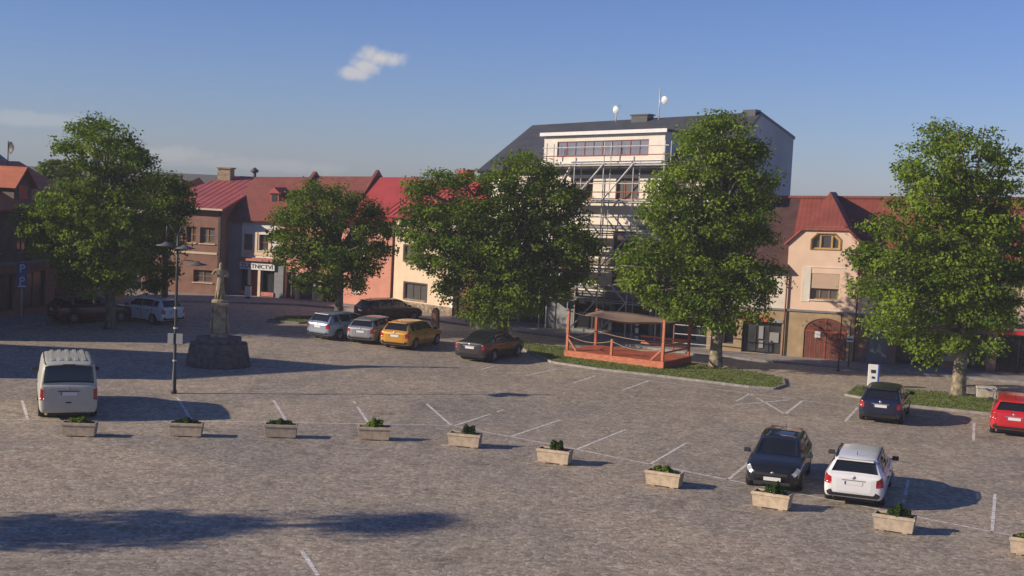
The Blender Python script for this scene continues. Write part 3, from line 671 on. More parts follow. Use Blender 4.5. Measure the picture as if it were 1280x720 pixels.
rf = MB(); rf.slab([(3.27, -.35, 5.3), (7.9, -.35, 5.3), (7.9, 4.5, 8.4), (3.27, 4.5, 8.4)], .12); rf.slab([(3.27, 4.5, 8.4), (7.9, 4.5, 8.4), (7.9, 9.3, 5.3), (3.27, 9.3, 5.3)], .12); rf.build('roof', M['tilebrown'], W2)
small_dormer(W2, 3.95, 2.2, 7.0)
w = MB(); w.yz([(-.4, 5.35), (4.5, 8.85), (4.5, 8.5), (-.3, 5.1)], 7.92, 8.15); w.yz([(4.5, 8.85), (9.2, 5.6), (9.2, 5.2), (4.5, 8.5)], 7.92, 8.15); w.build('gable_parapet', M['tilebrown'], W2)
W3 = empty('pink_end_house', WA, Wd, 'plain salmon pink house next to the cream house, downpipe between them', 'house')
wh = [(8.8, 9.6, 3.2, 4.3)]; lh = [(8.6, 9.2, .9, 1.9)]
w = MB(); holes_wall(w, 8.0, 11.45, 0, 5.6, wh+lh); shell(w, 8, 11.45, 0, 8, 0, 5.6); w.build('wall', M['pink'], W3)
for h in wh+lh: window(W3, h, 0, 'white', 2, 1, sill='white')
rf = MB(); rf.slab([(8.16, -.3, 5.5), (11.45, -.3, 5.5), (11.45, 4.2, 8.35), (8.16, 4.2, 8.35)], .1); rf.slab([(8.16, 4.2, 8.35), (11.45, 4.2, 8.35), (11.45, 8.3, 5.5), (8.16, 8.3, 5.5)], .1); rf.build('roof', M['metalred'], W3)
SHEAR = 0

# ---- brown house at the street corner
N_ = empty('brown_corner_house', (-22.95, 93.96, 0), math.atan2(-.2, .98), 'brown rendered corner house with faded red sheet metal roof beside the goldsmith', 'house')
bh = [(1.3, 2.4, 3.6, 4.7), (.3, 1.0, 3.6, 4.7), (.9, 2.3, .9, 1.75)]
w = MB(); holes_wall(w, -3, 2.8, 0, 6.1, bh); w.add([(2.8, 0, 0), (2.8, 9, 0), (2.8, 9, 8.0), (2.8, 0, 6.1), (-3, 0, 0), (-3, 9, 0), (-3, 9, 8.0), (-3, 0, 6.1), (-3, 13, 0), (2.8, 13, 0), (2.8, 13, 6.2), (-3, 13, 6.2)], [(0, 1, 2, 3), (7, 6, 5, 4), (1, 9, 10, 2), (6, 11, 8, 5), (8, 11, 10, 9)])
w.build('wall', M['brownplaster'], N_)
for h in bh: window(N_, h, 0, 'woodframe', 2, 2, sill='cream')
w = MB(); w.box(2.66, 2.83, -.05, .1, 0, 6.0); w.build('corner_strip', M['darkframe'], N_)
w = MB(); w.box(-2.9, 2.6, -.04, -.003, 2.85, 3.0); w.build('string_course', M['cream'], N_)
rf = MB(); rf.slab([(-3.3, -.4, 6.0), (3.1, -.4, 6.0), (3.1, 9.2, 8.25), (-.6, 9.2, 8.25)], .12); rf.slab([(-.6, 9.2, 8.25), (3.1, 9.2, 8.25), (3.1, 13.3, 6.1), (-3.3, 13.3, 6.1)], .12); rf.slab([(-3.3, -.4, 6.0), (-.6, 9.2, 8.25), (-3.3, 13.3, 6.1)], .12)
rr = rf.build('roof', M['metalpink'], N_)
w = MB()
for i in range(13):
    x = -3.2+i*.52; y1 = 9.15 if x > -.6 else -.4+(x+3.3)/2.7*9.6
    z1 = 6.0+(y1+.4)/9.6*2.25
    w.beam((x, -.38, 6.01), (x, y1, z1+.01), .025, .03)
w.build('roof_seams', M['metalpink'], rr)
w = MB(); w.box(-.9, .1, 7.6, 8.4, 7.6, 8.75).box(-.98, .18, 7.5, 8.5, 8.75, 8.85); w.build('chimney', M['stone'], rr)
w = MB(); w.tube([(1.7, 8.4, 8.0), (1.7, 8.4, 8.55)], .13, 10).lathe([(.13, 8.55), (.3, 8.6), (.3, 8.75), (.02, 8.95)], (1.7, 8.4, 0), 12); w.build('vent', M['slate'], rr, smooth=True)
w = MB(); w.box(-3.3, 3.1, -.5, -.38, 5.92, 6.04); w.build('gutter', M['cream'], rr)

# ---- left building in the shade
Ld = math.atan2(.962, .274)
L_ = empty('left_house', (-31.1, 64.6, 0), Ld, 'long dark house in shade at the left edge with orange tiled roof and dormer', 'house')
lh = [(1.5+i*2.6, 2.7+i*2.6, 3.7, 5.1) for i in range(8)]; ll = [(1.0+i*2.9, 3.0+i*2.9, .4, 2.5) for i in range(7)]
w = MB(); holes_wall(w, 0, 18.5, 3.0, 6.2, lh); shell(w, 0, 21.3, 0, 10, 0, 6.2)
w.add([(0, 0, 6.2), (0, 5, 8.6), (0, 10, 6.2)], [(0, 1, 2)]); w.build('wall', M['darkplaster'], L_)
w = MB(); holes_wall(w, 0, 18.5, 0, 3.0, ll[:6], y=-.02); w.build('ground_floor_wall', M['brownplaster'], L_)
for h in lh[:7]: window(L_, h, 0, 'darkframe', 2, 2, sill='trimgrey')
for h in ll[:6]: window(L_, h, -.02, 'darkframe', 2, 1, glass='shopglass', name='shop_window')
w = MB(); w.box(0, 18.6, -.12, .02, 3.0, 3.15); w.build('cornice', M['trimgrey'], L_)
rf = MB(); rf.slab([(-.4, -.5, 6.1), (18.9, -.5, 6.1), (18.9, 5, 8.7), (-.4, 5, 8.7)], .12); rf.slab([(-.4, 5, 8.7), (18.9, 5, 8.7), (18.9, 10.4, 6.1), (-.4, 10.4, 6.1)], .12)
rr = rf.build('roof', M['tileorange'], L_)
for s_ in (6.5, 13.2):
    w = MB(); w.box(s_-.8, s_+.8, .6, 3.5, 6.4, 7.5); w.xz([(s_-.8, 7.5), (s_+.8, 7.5), (s_, 8.35)], .6, .8); dmr = w.build('dormer', M['darkplaster'], rr)
    w = MB(); w.slab([(s_-1.1, .3, 7.25), (s_, .3, 8.45), (s_, 4.6, 8.45), (s_-1.1, 4, 7.25)], .09).slab([(s_+1.1, .3, 7.25), (s_+1.1, 4, 7.25), (s_, 4.6, 8.45), (s_, .3, 8.45)], .09); w.build('dormer_roof', M['tileorange'], dmr)
    w = MB(); w.box(s_-.4, s_+.4, .57, .598, 6.6, 7.4); w.build('dormer_window', M['glass'], dmr)
w = MB(); w.box(15.3, 15.9, 4.2, 4.9, 8.2, 9.35); chm = w.build('chimney', M['darkplaster'], rr)
w = MB(); w.tube([(16.3, 3.9, 8.0), (16.3, 3.9, 9.9)], .03, 6); am = w.build('aerial_mast', M['blackmetal'], rr)
w = MB(); w.lathe([(.001, .12), (.2, .1), (.36, 0), (.38, -.02)], (0, 0, 0), 20); w.build('dish', M['lampgrey'], am, smooth=True, loc=(16.3, 3.7, 9.5), rot=(R(90), 0, R(60)))
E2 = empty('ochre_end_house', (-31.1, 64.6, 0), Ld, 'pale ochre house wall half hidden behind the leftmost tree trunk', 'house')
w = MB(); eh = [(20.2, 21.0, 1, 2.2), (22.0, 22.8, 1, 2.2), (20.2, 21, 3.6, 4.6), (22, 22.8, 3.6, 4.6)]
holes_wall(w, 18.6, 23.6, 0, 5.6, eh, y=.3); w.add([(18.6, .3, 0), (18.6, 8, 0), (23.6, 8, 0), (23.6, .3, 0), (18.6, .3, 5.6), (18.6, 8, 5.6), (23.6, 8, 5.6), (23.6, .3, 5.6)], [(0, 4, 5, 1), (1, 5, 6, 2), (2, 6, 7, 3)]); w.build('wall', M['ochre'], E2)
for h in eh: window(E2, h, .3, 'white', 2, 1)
rf = MB(); rf.slab([(18.5, 0, 5.5), (23.9, 0, 5.5), (23.9, 4, 7.6), (18.5, 4, 7.6)], .1); rf.slab([(18.5, 4, 7.6), (23.9, 4, 7.6), (23.9, 8.3, 5.5), (18.5, 8.3, 5.5)], .1); rf.build('roof', M['tilebrown'], E2)
# further dark roof at the upper left corner
F_ = empty('dark_roofed_house', (-47, 92, 0), R(10), 'house with dark mansard roof showing above the orange roof at the left edge', 'house')
w = MB(); w.box(0, 11, 0, 8, 0, 8); w.build('wall', M['darkplaster'], F_)
w = MB(); w.add([(-.3, -.3, 8), (11.3, -.3, 8), (11.3, 8.3, 8), (-.3, 8.3, 8), (1, 1.2, 9.8), (9.2, 1.2, 9.8), (9.2, 6.8, 9.8), (1, 6.8, 9.8), (3, 3.4, 10.3), (7, 3.4, 10.3), (7, 4.6, 10.3), (3, 4.6, 10.3)],
    [(0, 1, 5, 4), (1, 2, 6, 5), (2, 3, 7, 6), (3, 0, 4, 7), (4, 5, 9, 8), (5, 6, 10, 9), (6, 7, 11, 10), (7, 4, 8, 11), (8, 9, 10, 11)]); w.build('roof', M['slate'], F_)
# house on the west side, outside the frame, whose shadow crosses the square
Q = empty('west_house', (-40, 52.6, 0), 0, 'gabled house on the west side of the square', 'house')
w = MB(); w.box(0, 10.3, .2, 8.2, 0, 6.6); w.build('wall', M['cream'], Q)
w = MB(); w.slab([(-.3, 0, 6.5), (10.4, 0, 6.5), (10.4, 4.2, 9.9), (-.3, 4.2, 9.9)], .2).slab([(-.3, 4.2, 9.9), (10.4, 4.2, 9.9), (10.4, 8.4, 6.5), (-.3, 8.4, 6.5)], .2); w.yz([(.2, 6.5), (8.2, 6.5), (4.2, 9.7)], .1, 10.2); w.build('roof', M['tilered'], Q)
# end of the side street: far white house
P_ = empty('far_white_house', (-34.8, 118, 0), R(-8), 'small white house far down the side street between trees', 'house')
hh = [(1+i*2.2, 2+i*2.2, z, z+1.1) for i in range(4) for z in (1, 3.5)]
w = MB(); holes_wall(w, 0, 11, 0, 5.4, hh); shell(w, 0, 11, 0, 7, 0, 5.4); w.build('wall', M['offwhite'], P_)
for h in hh: window(P_, h, 0, 'darkframe', 2, 1)
w = MB(); w.slab([(-.3, -.3, 5.3), (11.3, -.3, 5.3), (11.3, 3.5, 7.3), (-.3, 3.5, 7.3)], .1).slab([(-.3, 3.5, 7.3), (11.3, 3.5, 7.3), (11.3, 7.3, 5.3), (-.3, 7.3, 5.3)], .1); w.build('roof', M['tilebrown'], P_)

# ------------------------------------------------------------------ trees
gT = 'broad lime trees along the edge of the square'
tree('lime_tree', 'tall lime tree at the right with two-pointed crown, patchy trunk in the right lawn', (20.9, 62.6), 27.3, 1194, 497,
     [(1175, 168, 18), (1198, 176, 18), (1160, 190, 16), (1238, 190, 16), (1128, 214, 17), (1150, 225, 22), (1185, 215, 26), (1215, 220, 20), (1242, 222, 22), (1135, 255, 20), (1170, 262, 30), (1212, 262, 30), (1250, 262, 24),
      (1100, 290, 20), (1130, 300, 26), (1175, 305, 32), (1220, 305, 32), (1262, 300, 24), (1072, 322, 20), (1095, 335, 24), (1140, 345, 30), (1190, 350, 34), (1240, 345, 32), (1275, 335, 20),
      (1078, 362, 18), (1110, 380, 26), (1155, 390, 28), (1205, 392, 30), (1250, 385, 28), (1100, 410, 18), (1135, 425, 18), (1165, 425, 16), (1215, 425, 18)], M['leafA'], M['barklight'], 11, .33, gT, lean=.1)
tree('lime_tree', 'lime tree with tall egg-shaped crown between the orange stage and the gabled house', (10.5, 68.6), 24.8, 893, 460,
     [(897, 150, 15), (880, 165, 16), (915, 165, 18), (860, 182, 18), (895, 185, 22), (932, 190, 20), (850, 212, 20), (885, 218, 26), (922, 220, 26), (948, 222, 20), (820, 238, 16), (850, 248, 24), (890, 255, 30), (932, 258, 26),
      (812, 268, 14), (835, 282, 22), (870, 292, 28), (912, 295, 30), (945, 290, 20), (805, 312, 20), (790, 335, 20), (835, 325, 26), (875, 332, 30), (920, 335, 30), (958, 335, 20), (785, 355, 16), (815, 362, 22), (855, 368, 24), (895, 372, 26), (935, 370, 22), (880, 398, 18), (908, 398, 18), (845, 388, 14)],
     M['leafA'], M['barklight'], 12, .33, gT, depth=.68)
tree('lime_tree', 'widest lime tree with dark double-domed crown in front of the tall building, dark sedan beneath', (-.4, 76.2), 22.3, 628, 425,
     [(655, 203, 16), (635, 215, 18), (680, 215, 18), (612, 232, 16), (575, 228, 14), (548, 232, 15), (522, 240, 14), (655, 240, 26), (695, 238, 22), (720, 240, 14), (520, 265, 18), (552, 262, 24), (590, 262, 26), (630, 268, 28), (675, 272, 28), (712, 265, 20),
      (512, 295, 16), (540, 300, 26), (580, 305, 30), (625, 310, 32), (670, 312, 32), (712, 305, 26), (735, 302, 16), (530, 328, 18), (560, 340, 24), (600, 348, 28), (645, 350, 28), (690, 345, 26), (725, 332, 20), (560, 365, 14), (590, 378, 18), (630, 382, 20), (668, 375, 18), (700, 362, 14), (605, 395, 12)],
     M['leafB'], M['bark'], 13, .30, gT, depth=.6)
tree('lime_tree', 'rounded lime tree before the salmon houses, above the pale blue car', (-10.3, 81.0), 20.9, 428, 403,
     [(400, 240, 13), (425, 244, 14), (378, 252, 14), (450, 252, 15), (472, 262, 12), (365, 272, 14), (395, 268, 20), (430, 272, 22), (465, 280, 18), (485, 285, 10), (352, 298, 13), (378, 300, 20), (415, 305, 24), (455, 308, 22), (482, 308, 12),
      (360, 322, 14), (392, 332, 20), (430, 335, 22), (465, 332, 16), (385, 352, 12), (415, 358, 14), (450, 352, 12)], M['leafB'], M['bark'], 14, .27, gT, lsize=.135, depth=.8)
tree('lime_tree', 'leftmost lime tree with loose tall top and low wide crown over the dark red car', (-21.6, 73.0), 23.5, 132, 410,
     [(125, 153, 13), (105, 163, 12), (148, 170, 13), (90, 182, 10), (165, 182, 10), (130, 188, 15), (110, 205, 14), (148, 205, 14), (178, 198, 11), (132, 224, 17), (168, 228, 15), (98, 232, 15), (75, 248, 20), (115, 255, 26), (155, 255, 26), (50, 262, 16), (32, 275, 12),
      (50, 290, 20), (85, 285, 26), (125, 290, 28), (165, 288, 24), (188, 275, 14), (60, 315, 16), (95, 322, 24), (135, 325, 26), (170, 318, 20), (90, 348, 14), (120, 352, 18), (150, 350, 16)], M['leafA'], M['bark'], 15, .28, gT, depth=.8)
tree('dark_tree', 'dark bushy tree behind the lamp post, left of the brown corner house', (-20.6, 80.5), 21.0, 203, 388,
     [(190, 222, 12), (212, 222, 13), (228, 232, 11), (180, 245, 14), (205, 248, 18), (232, 252, 12), (185, 272, 16), (215, 275, 16), (192, 300, 15), (215, 302, 13), (180, 325, 12), (205, 332, 15), (192, 350, 10)], M['leafB'], M['bark'], 16, .2, depth=.8)
tree('garden_tree', 'low dark treetops on the skyline above the left house, right of the dish', (-39.3, 118), 14.4, 75, 324,
     [(62, 208, 5), (72, 207, 6), (82, 209, 6), (92, 211, 5), (75, 222, 10), (60, 224, 9), (92, 226, 9)], M['leafB'], M['bark'], 17, .2, lsize=.3, dens=1.5)
tree('garden_tree', 'low shrubby tree by the far white house down the side street', (-29.0, 104), 16.5, 160, 362,
     [(160, 300, 10), (172, 312, 10), (152, 320, 10), (165, 332, 12), (178, 330, 9)], M['leafC'], M['bark'], 18, .12, lsize=.2, dens=1.2)
tree('street_tree', 'tree west of the square whose shadow falls on the near cobbles', (-25.2, 29.2), 40, 0, 0,
     [(-40, -130, 38), (30, -140, 40), (0, -190, 46), (-45, -200, 36), (45, -210, 36), (0, -255, 40), (25, -300, 32), (-25, -320, 28), (5, -365, 24), (10, -395, 16)], M['leafA'], M['bark'], 19, .25)

# ------------------------------------------------------------------ cars
def pchip(P, t):
    n = len(P)-1; i = min(int(t), n-1); f = t-i
    def slope(k):
        if k == 0: return P[1]-P[0]
        if k == n: return P[n]-P[n-1]
        a = P[k]-P[k-1]; b = P[k+1]-P[k]
        return np.where(a*b > 0, 2*a*b/(a+b+1e-12*np.sign(a+b+1e-20)), 0)
    m0, m1 = slope(i), slope(i+1); f2, f3 = f*f, f*f*f
    return P[i]*(2*f3-3*f2+1)+m0*(f3-2*f2+f)+P[i+1]*(-2*f3+3*f2)+m1*(f3-f2)
KIND = {
 'hatch': dict(L=4.25, W=1.76, H=1.46, wx=(.82, 3.42), wr=.315, st=[
  (-.035,.5,.46,.70,.48,.80,.42,.84),(0,.72,.36,.76,.70,.88,.60,.93),(.08,.83,.27,.82,.76,.95,.66,1.0),(.42,.87,.24,.85,.79,.97,.57,1.38),(.62,.88,.23,.86,.79,.97,.59,1.43),(1.4,.88,.22,.86,.79,.96,.61,1.46),
  (2.1,.88,.22,.86,.79,.95,.60,1.44),(2.45,.88,.22,.85,.79,.94,.58,1.38),(3.2,.87,.22,.82,.77,.91,.66,.97),(3.75,.85,.24,.76,.72,.84,.52,.89),(4.08,.78,.28,.66,.66,.73,.48,.78),(4.2,.66,.36,.56,.56,.62,.42,.66),(4.235,.46,.42,.54,.4,.58,.3,.62)]),
 'wagon': dict(L=4.5, W=1.78, H=1.48, wx=(.88, 3.6), wr=.325, st=[
  (-.035,.5,.48,.72,.5,.84,.44,.88),(0,.73,.38,.78,.72,.92,.62,.96),(.09,.84,.28,.84,.78,.98,.68,1.02),(.40,.88,.25,.88,.80,1.0,.57,1.36),(.58,.89,.24,.88,.80,1.0,.60,1.42),(1.5,.89,.22,.88,.80,.98,.62,1.48),
  (2.4,.89,.22,.87,.80,.96,.61,1.47),(2.75,.89,.22,.86,.79,.95,.58,1.40),(3.5,.88,.23,.84,.77,.93,.66,1.0),(4.0,.86,.25,.79,.72,.87,.52,.93),(4.32,.79,.29,.68,.66,.76,.48,.82),(4.45,.67,.37,.58,.56,.64,.42,.68),(4.485,.46,.43,.56,.4,.6,.3,.64)]),
 'sedan': dict(L=4.7, W=1.82, H=1.45, wx=(1.0, 3.75), wr=.33, st=[
  (-.035,.52,.46,.74,.5,.86,.44,.91),(0,.74,.36,.80,.74,.93,.64,.99),(.08,.85,.27,.84,.78,.97,.66,1.03),(.55,.88,.24,.88,.79,.99,.62,1.08),(.85,.90,.23,.89,.80,.99,.60,1.14),(1.75,.90,.22,.88,.80,.97,.60,1.42),
  (2.5,.90,.22,.87,.80,.95,.60,1.45),(2.85,.90,.22,.86,.79,.94,.58,1.39),(3.65,.89,.22,.83,.77,.92,.66,.98),(4.2,.87,.24,.77,.72,.85,.52,.90),(4.52,.80,.28,.67,.66,.74,.48,.78),(4.65,.68,.36,.56,.56,.62,.42,.66),(4.685,.46,.42,.54,.4,.58,.3,.62)]),
 'van': dict(L=4.9, W=1.92, H=1.97, wx=(.95, 3.95), wr=.34, st=[
  (-.03,.62,.46,.96,.62,1.07,.56,1.12),(0,.84,.34,1.02,.84,1.13,.76,1.18),(.05,.91,.27,1.04,.89,1.16,.80,1.22),(.17,.93,.26,1.04,.90,1.17,.74,1.88),(.32,.94,.26,1.04,.91,1.17,.78,1.93),(1.6,.95,.25,1.04,.92,1.16,.80,1.97),
  (3.0,.95,.25,1.03,.92,1.15,.79,1.95),(3.35,.95,.25,1.02,.91,1.14,.76,1.88),(4.15,.94,.25,.98,.86,1.10,.78,1.18),(4.55,.91,.26,.88,.80,.98,.62,1.03),(4.8,.84,.3,.74,.74,.80,.56,.84),(4.88,.72,.38,.6,.62,.66,.5,.7),(4.91,.5,.44,.56,.46,.62,.36,.66)]),
}
class Surf:
    def __init__(s, kind, W=None, H=None):
        k = KIND[kind]; s.k = k; s.L = k['L']; rows = []
        for (x, w, zb, zs, wc, zt, wr, zr) in k['st']:
            ze = zr-.05*min(1, max(0, (zr-zt)/.3)) if zr-zt > .1 else zt+(zr-zt)*.6
            half = [(x, 0, zb), (x, w*.86, zb), (x, w*.965, zb+.08), (x, w, (zb+zs)/2), (x, w*.985, zs), (x, wc, zt), (x, wr, ze), (x, 0, zr)]
            full = half+[(p[0], -p[1], p[2]) for p in half[-2::-1]]
            rows.append(full)
        s.A = np.array(rows, float); s.A[:, :, 0] -= s.L/2; s.nu = len(rows)-1; s.nt = 14
        s.cache = {}
    def at(s, u, t):
        t = t % 14
        if u not in s.cache: s.cache[u] = pchip(s.A, u)
        p = pchip(s.cache[u], t).copy()
        if t < 3.2 or t > 10.8:
            for xw in s.k['wx']:
                xw = xw-s.L/2; r = s.k['wr']+.055; d = abs(p[0]-xw)
                if d < r: p[2] = max(p[2], s.k['wr']+math.sqrt(r*r-d*d))
        return p
    def patch(s, u0, u1, t0, t1, nu, nt, off):
        g = [[s.at(u0+(u1-u0)*i/nu, t0+(t1-t0)*j/nt) for j in range(nt+1)] for i in range(nu+1)]
        G = np.array(g); du = np.gradient(G, axis=0); dt = np.gradient(G, axis=1); n = np.cross(du, dt); ln = np.linalg.norm(n, axis=2)[:, :, None]; n = n/np.maximum(ln, 1e-9)
        c = np.array([0, 0, .7]); 
        if ((G-c)*n).sum() < 0: n = -n
        G2 = G+n*off; m = MB()
        idx = lambda i, j: i*(nt+1)+j
        fs = [(idx(i, j), idx(i+1, j), idx(i+1, j+1), idx(i, j+1)) for i in range(nu) for j in range(nt)]
        m.add([tuple(p) for r in G2 for p in r], fs)
        # skirt down to the body
        K2 = len(m.v); m.v += [tuple(p-q*off*1.5) for r, rn in zip(G, n) for p, q in zip(r, rn)]
        bd = [(i, 0) for i in range(nu)]+[(nu, j) for j in range(nt)]+[(i, nt) for i in range(nu, 0, -1)]+[(0, j) for j in range(nt, 0, -1)]
        for a, b in zip(bd, bd[1:]+bd[:1]): m.f.append((idx(*a), idx(*b), K2+idx(*b), K2+idx(*a)))
        return m
def car(name, label, kind, loc, heading, paint, group='cars parked on the square', rails=False, facing=None, scale=1.0, dark_lower=True, sunroof=False, spoiler=True, bar=False, side='all', cat='car'):
    """heading: degrees of the nose clockwise from +y; loc: centre on the ground"""
    S_ = Surf(kind); L = S_.L; k = S_.k
    root = empty(name, (loc[0], loc[1], .01), R(90-heading), label, cat, group); root.scale = (scale,)*3
    nu = 88; nt = 56; us = [S_.nu*i/nu for i in range(nu+1)]; m = MB()
    us = sorted(set(us+[u for u in (.98, 1.02)]))
    for u in us:
        for j in range(nt): m.v.append(tuple(S_.at(u, 14*j/nt)))
    for i in range(len(us)-1):
        for j in range(nt): m.f.append((i*nt+j, i*nt+(j+1) % nt, (i+1)*nt+(j+1) % nt, (i+1)*nt+j))
    for row in (0, len(us)-1):                      # closed ends: a fan round a middle point
        ring = [m.v[row*nt+j] for j in range(nt)]; cxyz = (ring[0][0]+(-.006 if row == 0 else .006), 0, sum(p[2] for p in ring)/nt)
        b0 = len(m.v); m.v += ring+[cxyz]; m.f += [(b0+j, b0+(j+1) % nt, b0+nt) if row else (b0+(j+1) % nt, b0+j, b0+nt) for j in range(nt)]
    m.build('body', paint, root, smooth=True)
    van = kind == 'van'; sed = kind == 'sedan'
    S_.patch(7.08, 7.92, 6.12, 7.88, 8, 8, .008).build('windscreen', M['carglass'], root, smooth=True)
    r0, r1 = ((3.9, 4.93) if sed else (2.18 if van else 2.12, 2.9 if van else 2.95))
    S_.patch(r0, r1, 6.04 if not van else 5.95, 7.96 if not van else 8.05, 8, 8, .008).build('rear_window', M['carglass'], root, smooth=True)
    for sgn in (0, 1):
        f = (lambda a, b: (a, b)) if not sgn else (lambda a, b: (14-b, 14-a))
        t = f(5.13, 5.86)
        segs = [(6.15, 7.55)] if van else ([(4.45, 5.7), (5.78, 7.5)] if sed else [(3.35, 4.35), (4.42, 5.45), (5.52, 7.5)])
        if van: segs = [(6.2, 7.5)]
        for a, b in segs: S_.patch(a, b, *t, 8, 3, .006).build('side_window', M['carglass'], root, smooth=True)
        S_.patch(.70 if van else .6, 2.1 if not van else 1.9, *f(3.45 if not van else 3.1, 4.85 if not van else 4.3), 8, 4, .008).build('taillight', M['taillamp'], root, smooth=True)
        S_.patch(9.6, 11.15, *f(3.75, 4.9), 8, 4, .008).build('headlight', M['headlamp'], root, smooth=True)
        y = (k['W']/2+.09)*(1 if not sgn else -1); xm = k['st'][8][0]-L/2-.35; zb = k['st'][8][5]+.08
        w = MB(); w.box(-.05, .06, -.10, .10, -.065, .065)
        w.beam((0, 0, -.02), (0, -.14 if not sgn else .14, -.03), .05, .04)
        w.build('side_mirror', M['plastic'], root, bevel=.03, loc=(xm, y, zb))
        for xw in k['wx']:
            wy = (k['W']/2-.115)*(1 if not sgn else -1); r = k['wr']; o = 1 if not sgn else -1
            w = MB(); w.lathe([(r*.6, -.09*o), (r*.93, -.1*o), (r, -.06*o), (r, .06*o), (r*.93, .1*o), (r*.66, .105*o), (r*.62, .07*o)], (0, 0, 0), 28, 'y')
            wh = w.build('wheel', M['tyre'], root, smooth=True, loc=(xw-L/2, wy, r))
            w = MB(); w.lathe([(r*.64, .095*o), (r*.6, .07*o), (r*.5, .04*o)], (0, 0, 0), 24, 'y')
            for q in range(7):
                a = 2*math.pi*q/7; w.beam((.04*math.cos(a), .075*o, .04*math.sin(a)), (r*.6*math.cos(a), .085*o, r*.6*math.sin(a)), .055, .03)
            w.lathe([(.001, .09*o), (.06, .088*o), (.06, .04*o)], (0, 0, 0), 12, 'y')
            w.build('rim', M['rim'], wh)
            w = MB(); w.lathe([(.001, .0), (r*.6, .01*o)], (0, 0, 0), 20, 'y'); w.build('brake_disc', M['plastic'], wh)
    # dark underbody
    w = MB(); w.box(-L/2+.25, L/2-.25, -k['W']/2+.30, k['W']/2-.30, .16, .5); w.build('underbody', M['plastic'], root)
    if dark_lower:
        S_.patch(.62, 1.5, -2.15, 2.15, 6, 18, .008).build('bumper_trim', M['plastic'], root, smooth=True)
    zr = .74 if not van else .92; xr = -L/2-.038
    w = MB(); w.box(xr-.012, xr+.03, -.52/2, .52/2, zr-.055, zr+.055); pt = w.build('number_plate', M['plate'], root, bevel=.004)
    w = MB(); w.box(xr-.016, xr-.013, .215, .26, zr-.05, zr+.05); w.build('plate_strip', M['signblue'], pt)
    w = MB(); w.box(xr-.006, xr+.04, -.34, .34, zr+.065, zr+.095); w.build('boot_handle', M['plastic'] if van else M['rim'], root, bevel=.004)
    w = MB(); w.lathe([(.001, .006), (.05, .005), (.055, 0)], (0, 0, 0), 16); w.build('badge', M['rim'], root, smooth=True, loc=(xr+.005, 0, zr+.16), rot=(0, R(-90), 0))
    xf = L/2+.0; zf = .42
    w = MB(); w.box(xf-.03, xf+.012, -.26, .26, zf-.055, zf+.055); pt = w.build('number_plate', M['plate'], root, bevel=.004)
    w = MB(); w.box(L/2-.06, L/2+.035, -.46, .46, .52, .60); w.build('grille', M['plastic'], root, bevel=.008)
    w = MB(); w.box(L/2-.1, L/2+.04, -.55, .55, .26, .34); w.build('lower_grille', M['plastic'], root, bevel=.008)
    w = MB(); w.lathe([(.001, .006), (.055, .005), (.06, 0)], (0, 0, 0), 16); w.build('badge', M['rim'], root, smooth=True, loc=(xf-.01, 0, .585), rot=(0, R(90), 0))
    for sgn in (1, -1):
        for xq in ((k['st'][6][0]-.1, k['st'][5][0]-.2) if not van else (3.2, 2.2)):
            w = MB(); w.box(xq-L/2-.09, xq-L/2+.09, sgn*k['W']/2-.005 if sgn > 0 else -k['W']/2-.022, k['W']/2+.022 if sgn > 0 else -k['W']/2+.005, .76 if not van else .98, .79 if not van else 1.01)
            w.build('door_handle', M['plastic'], root, bevel=.004)
    if rails:
        for sgn in (1, -1):
            pts = [S_.at(u, 6 if sgn > 0 else 8)+np.array([0, 0, dz]) for u, dz in ((3.9, .0), (4.1, .03), (5, .035), (6.0, .03), (6.3, .0))]
            w = MB(); w.tube(pts, .022, 8); w.build('roof_rail', M['plastic'], root, smooth=True)
    if sunroof: S_.patch(5.0, 6.4, 6.25, 7.75, 5, 6, .006).build('sunroof', M['carglass'], root, smooth=True)
    if spoiler and not sed and not van:
        p = S_.at(3.1, 7); w = MB(); w.box(p[0]-.16, p[0]+.1, -.52, .52, p[2]-.03, p[2]+.012); w.build('spoiler', paint, root, bevel=.012)
    if van:
        w = MB(); p = S_.at(3.0, 7); w.box(p[0]-.05, p[0]+.02, -.2, .2, p[2]-.03, p[2]+.0); w.build('brake_light', M['plastic'], root)
        w = MB()
        for yy in (-.5, -.25, 0, .25, .5):
            q0 = S_.at(4.3, 7)[0]; w.box(q0, S_.at(6.4, 7)[0], yy-.06, yy+.06, 1.90, 1.972-abs(yy)*.03)
        w.build('roof_ribs', paint, root, bevel=.006)
        for yy, w0 in ((0, .17),):
            w = MB(); w.box(xr-.004, xr+.03, -.09, .09, .60, .64); w.build('step_handle', M['plastic'], root)
        for sg in (1, -1):
            w = MB(); w.tube([S_.at(u, 6 if sg > 0 else 8)+np.array([0, -.02*sg, .0]) for u in (3.3, 4, 5, 6, 6.8)], .022, 6); w.build('roof_gutter', M['plastic'], root, smooth=True)
    if bar:
        w = MB(); w.box(xr+.02, xr+.06, -.75, .75, .86, .91); w.build('light_bar', M['headlamp'], root, bevel=.006)
    # shut lines of the doors
    if not van:
        for sgn in (0, 1):
            for u in ((4.40, 5.48) if not sed else (5.74, 6.9)):
                a, b = (2.2, 5.08) if not sgn else (14-5.08, 14-2.2)
                S_.patch(u-.012, u+.012, a, b, 1, 10, .003).build('door_gap', M['plastic'], root)
    # antenna
    p = S_.at(4.3 if not sed else 5.1, 7); w = MB(); w.tube([p, p+np.array([-.12, 0, .14])], [.012, .005], 6); w.build('antenna', M['plastic'], root)
    return root
def paintm(n, c, metal=.0, rough=.3, coat=.7): return mat(n, c, rough, metal, var=.04, scale=2, coat=coat)
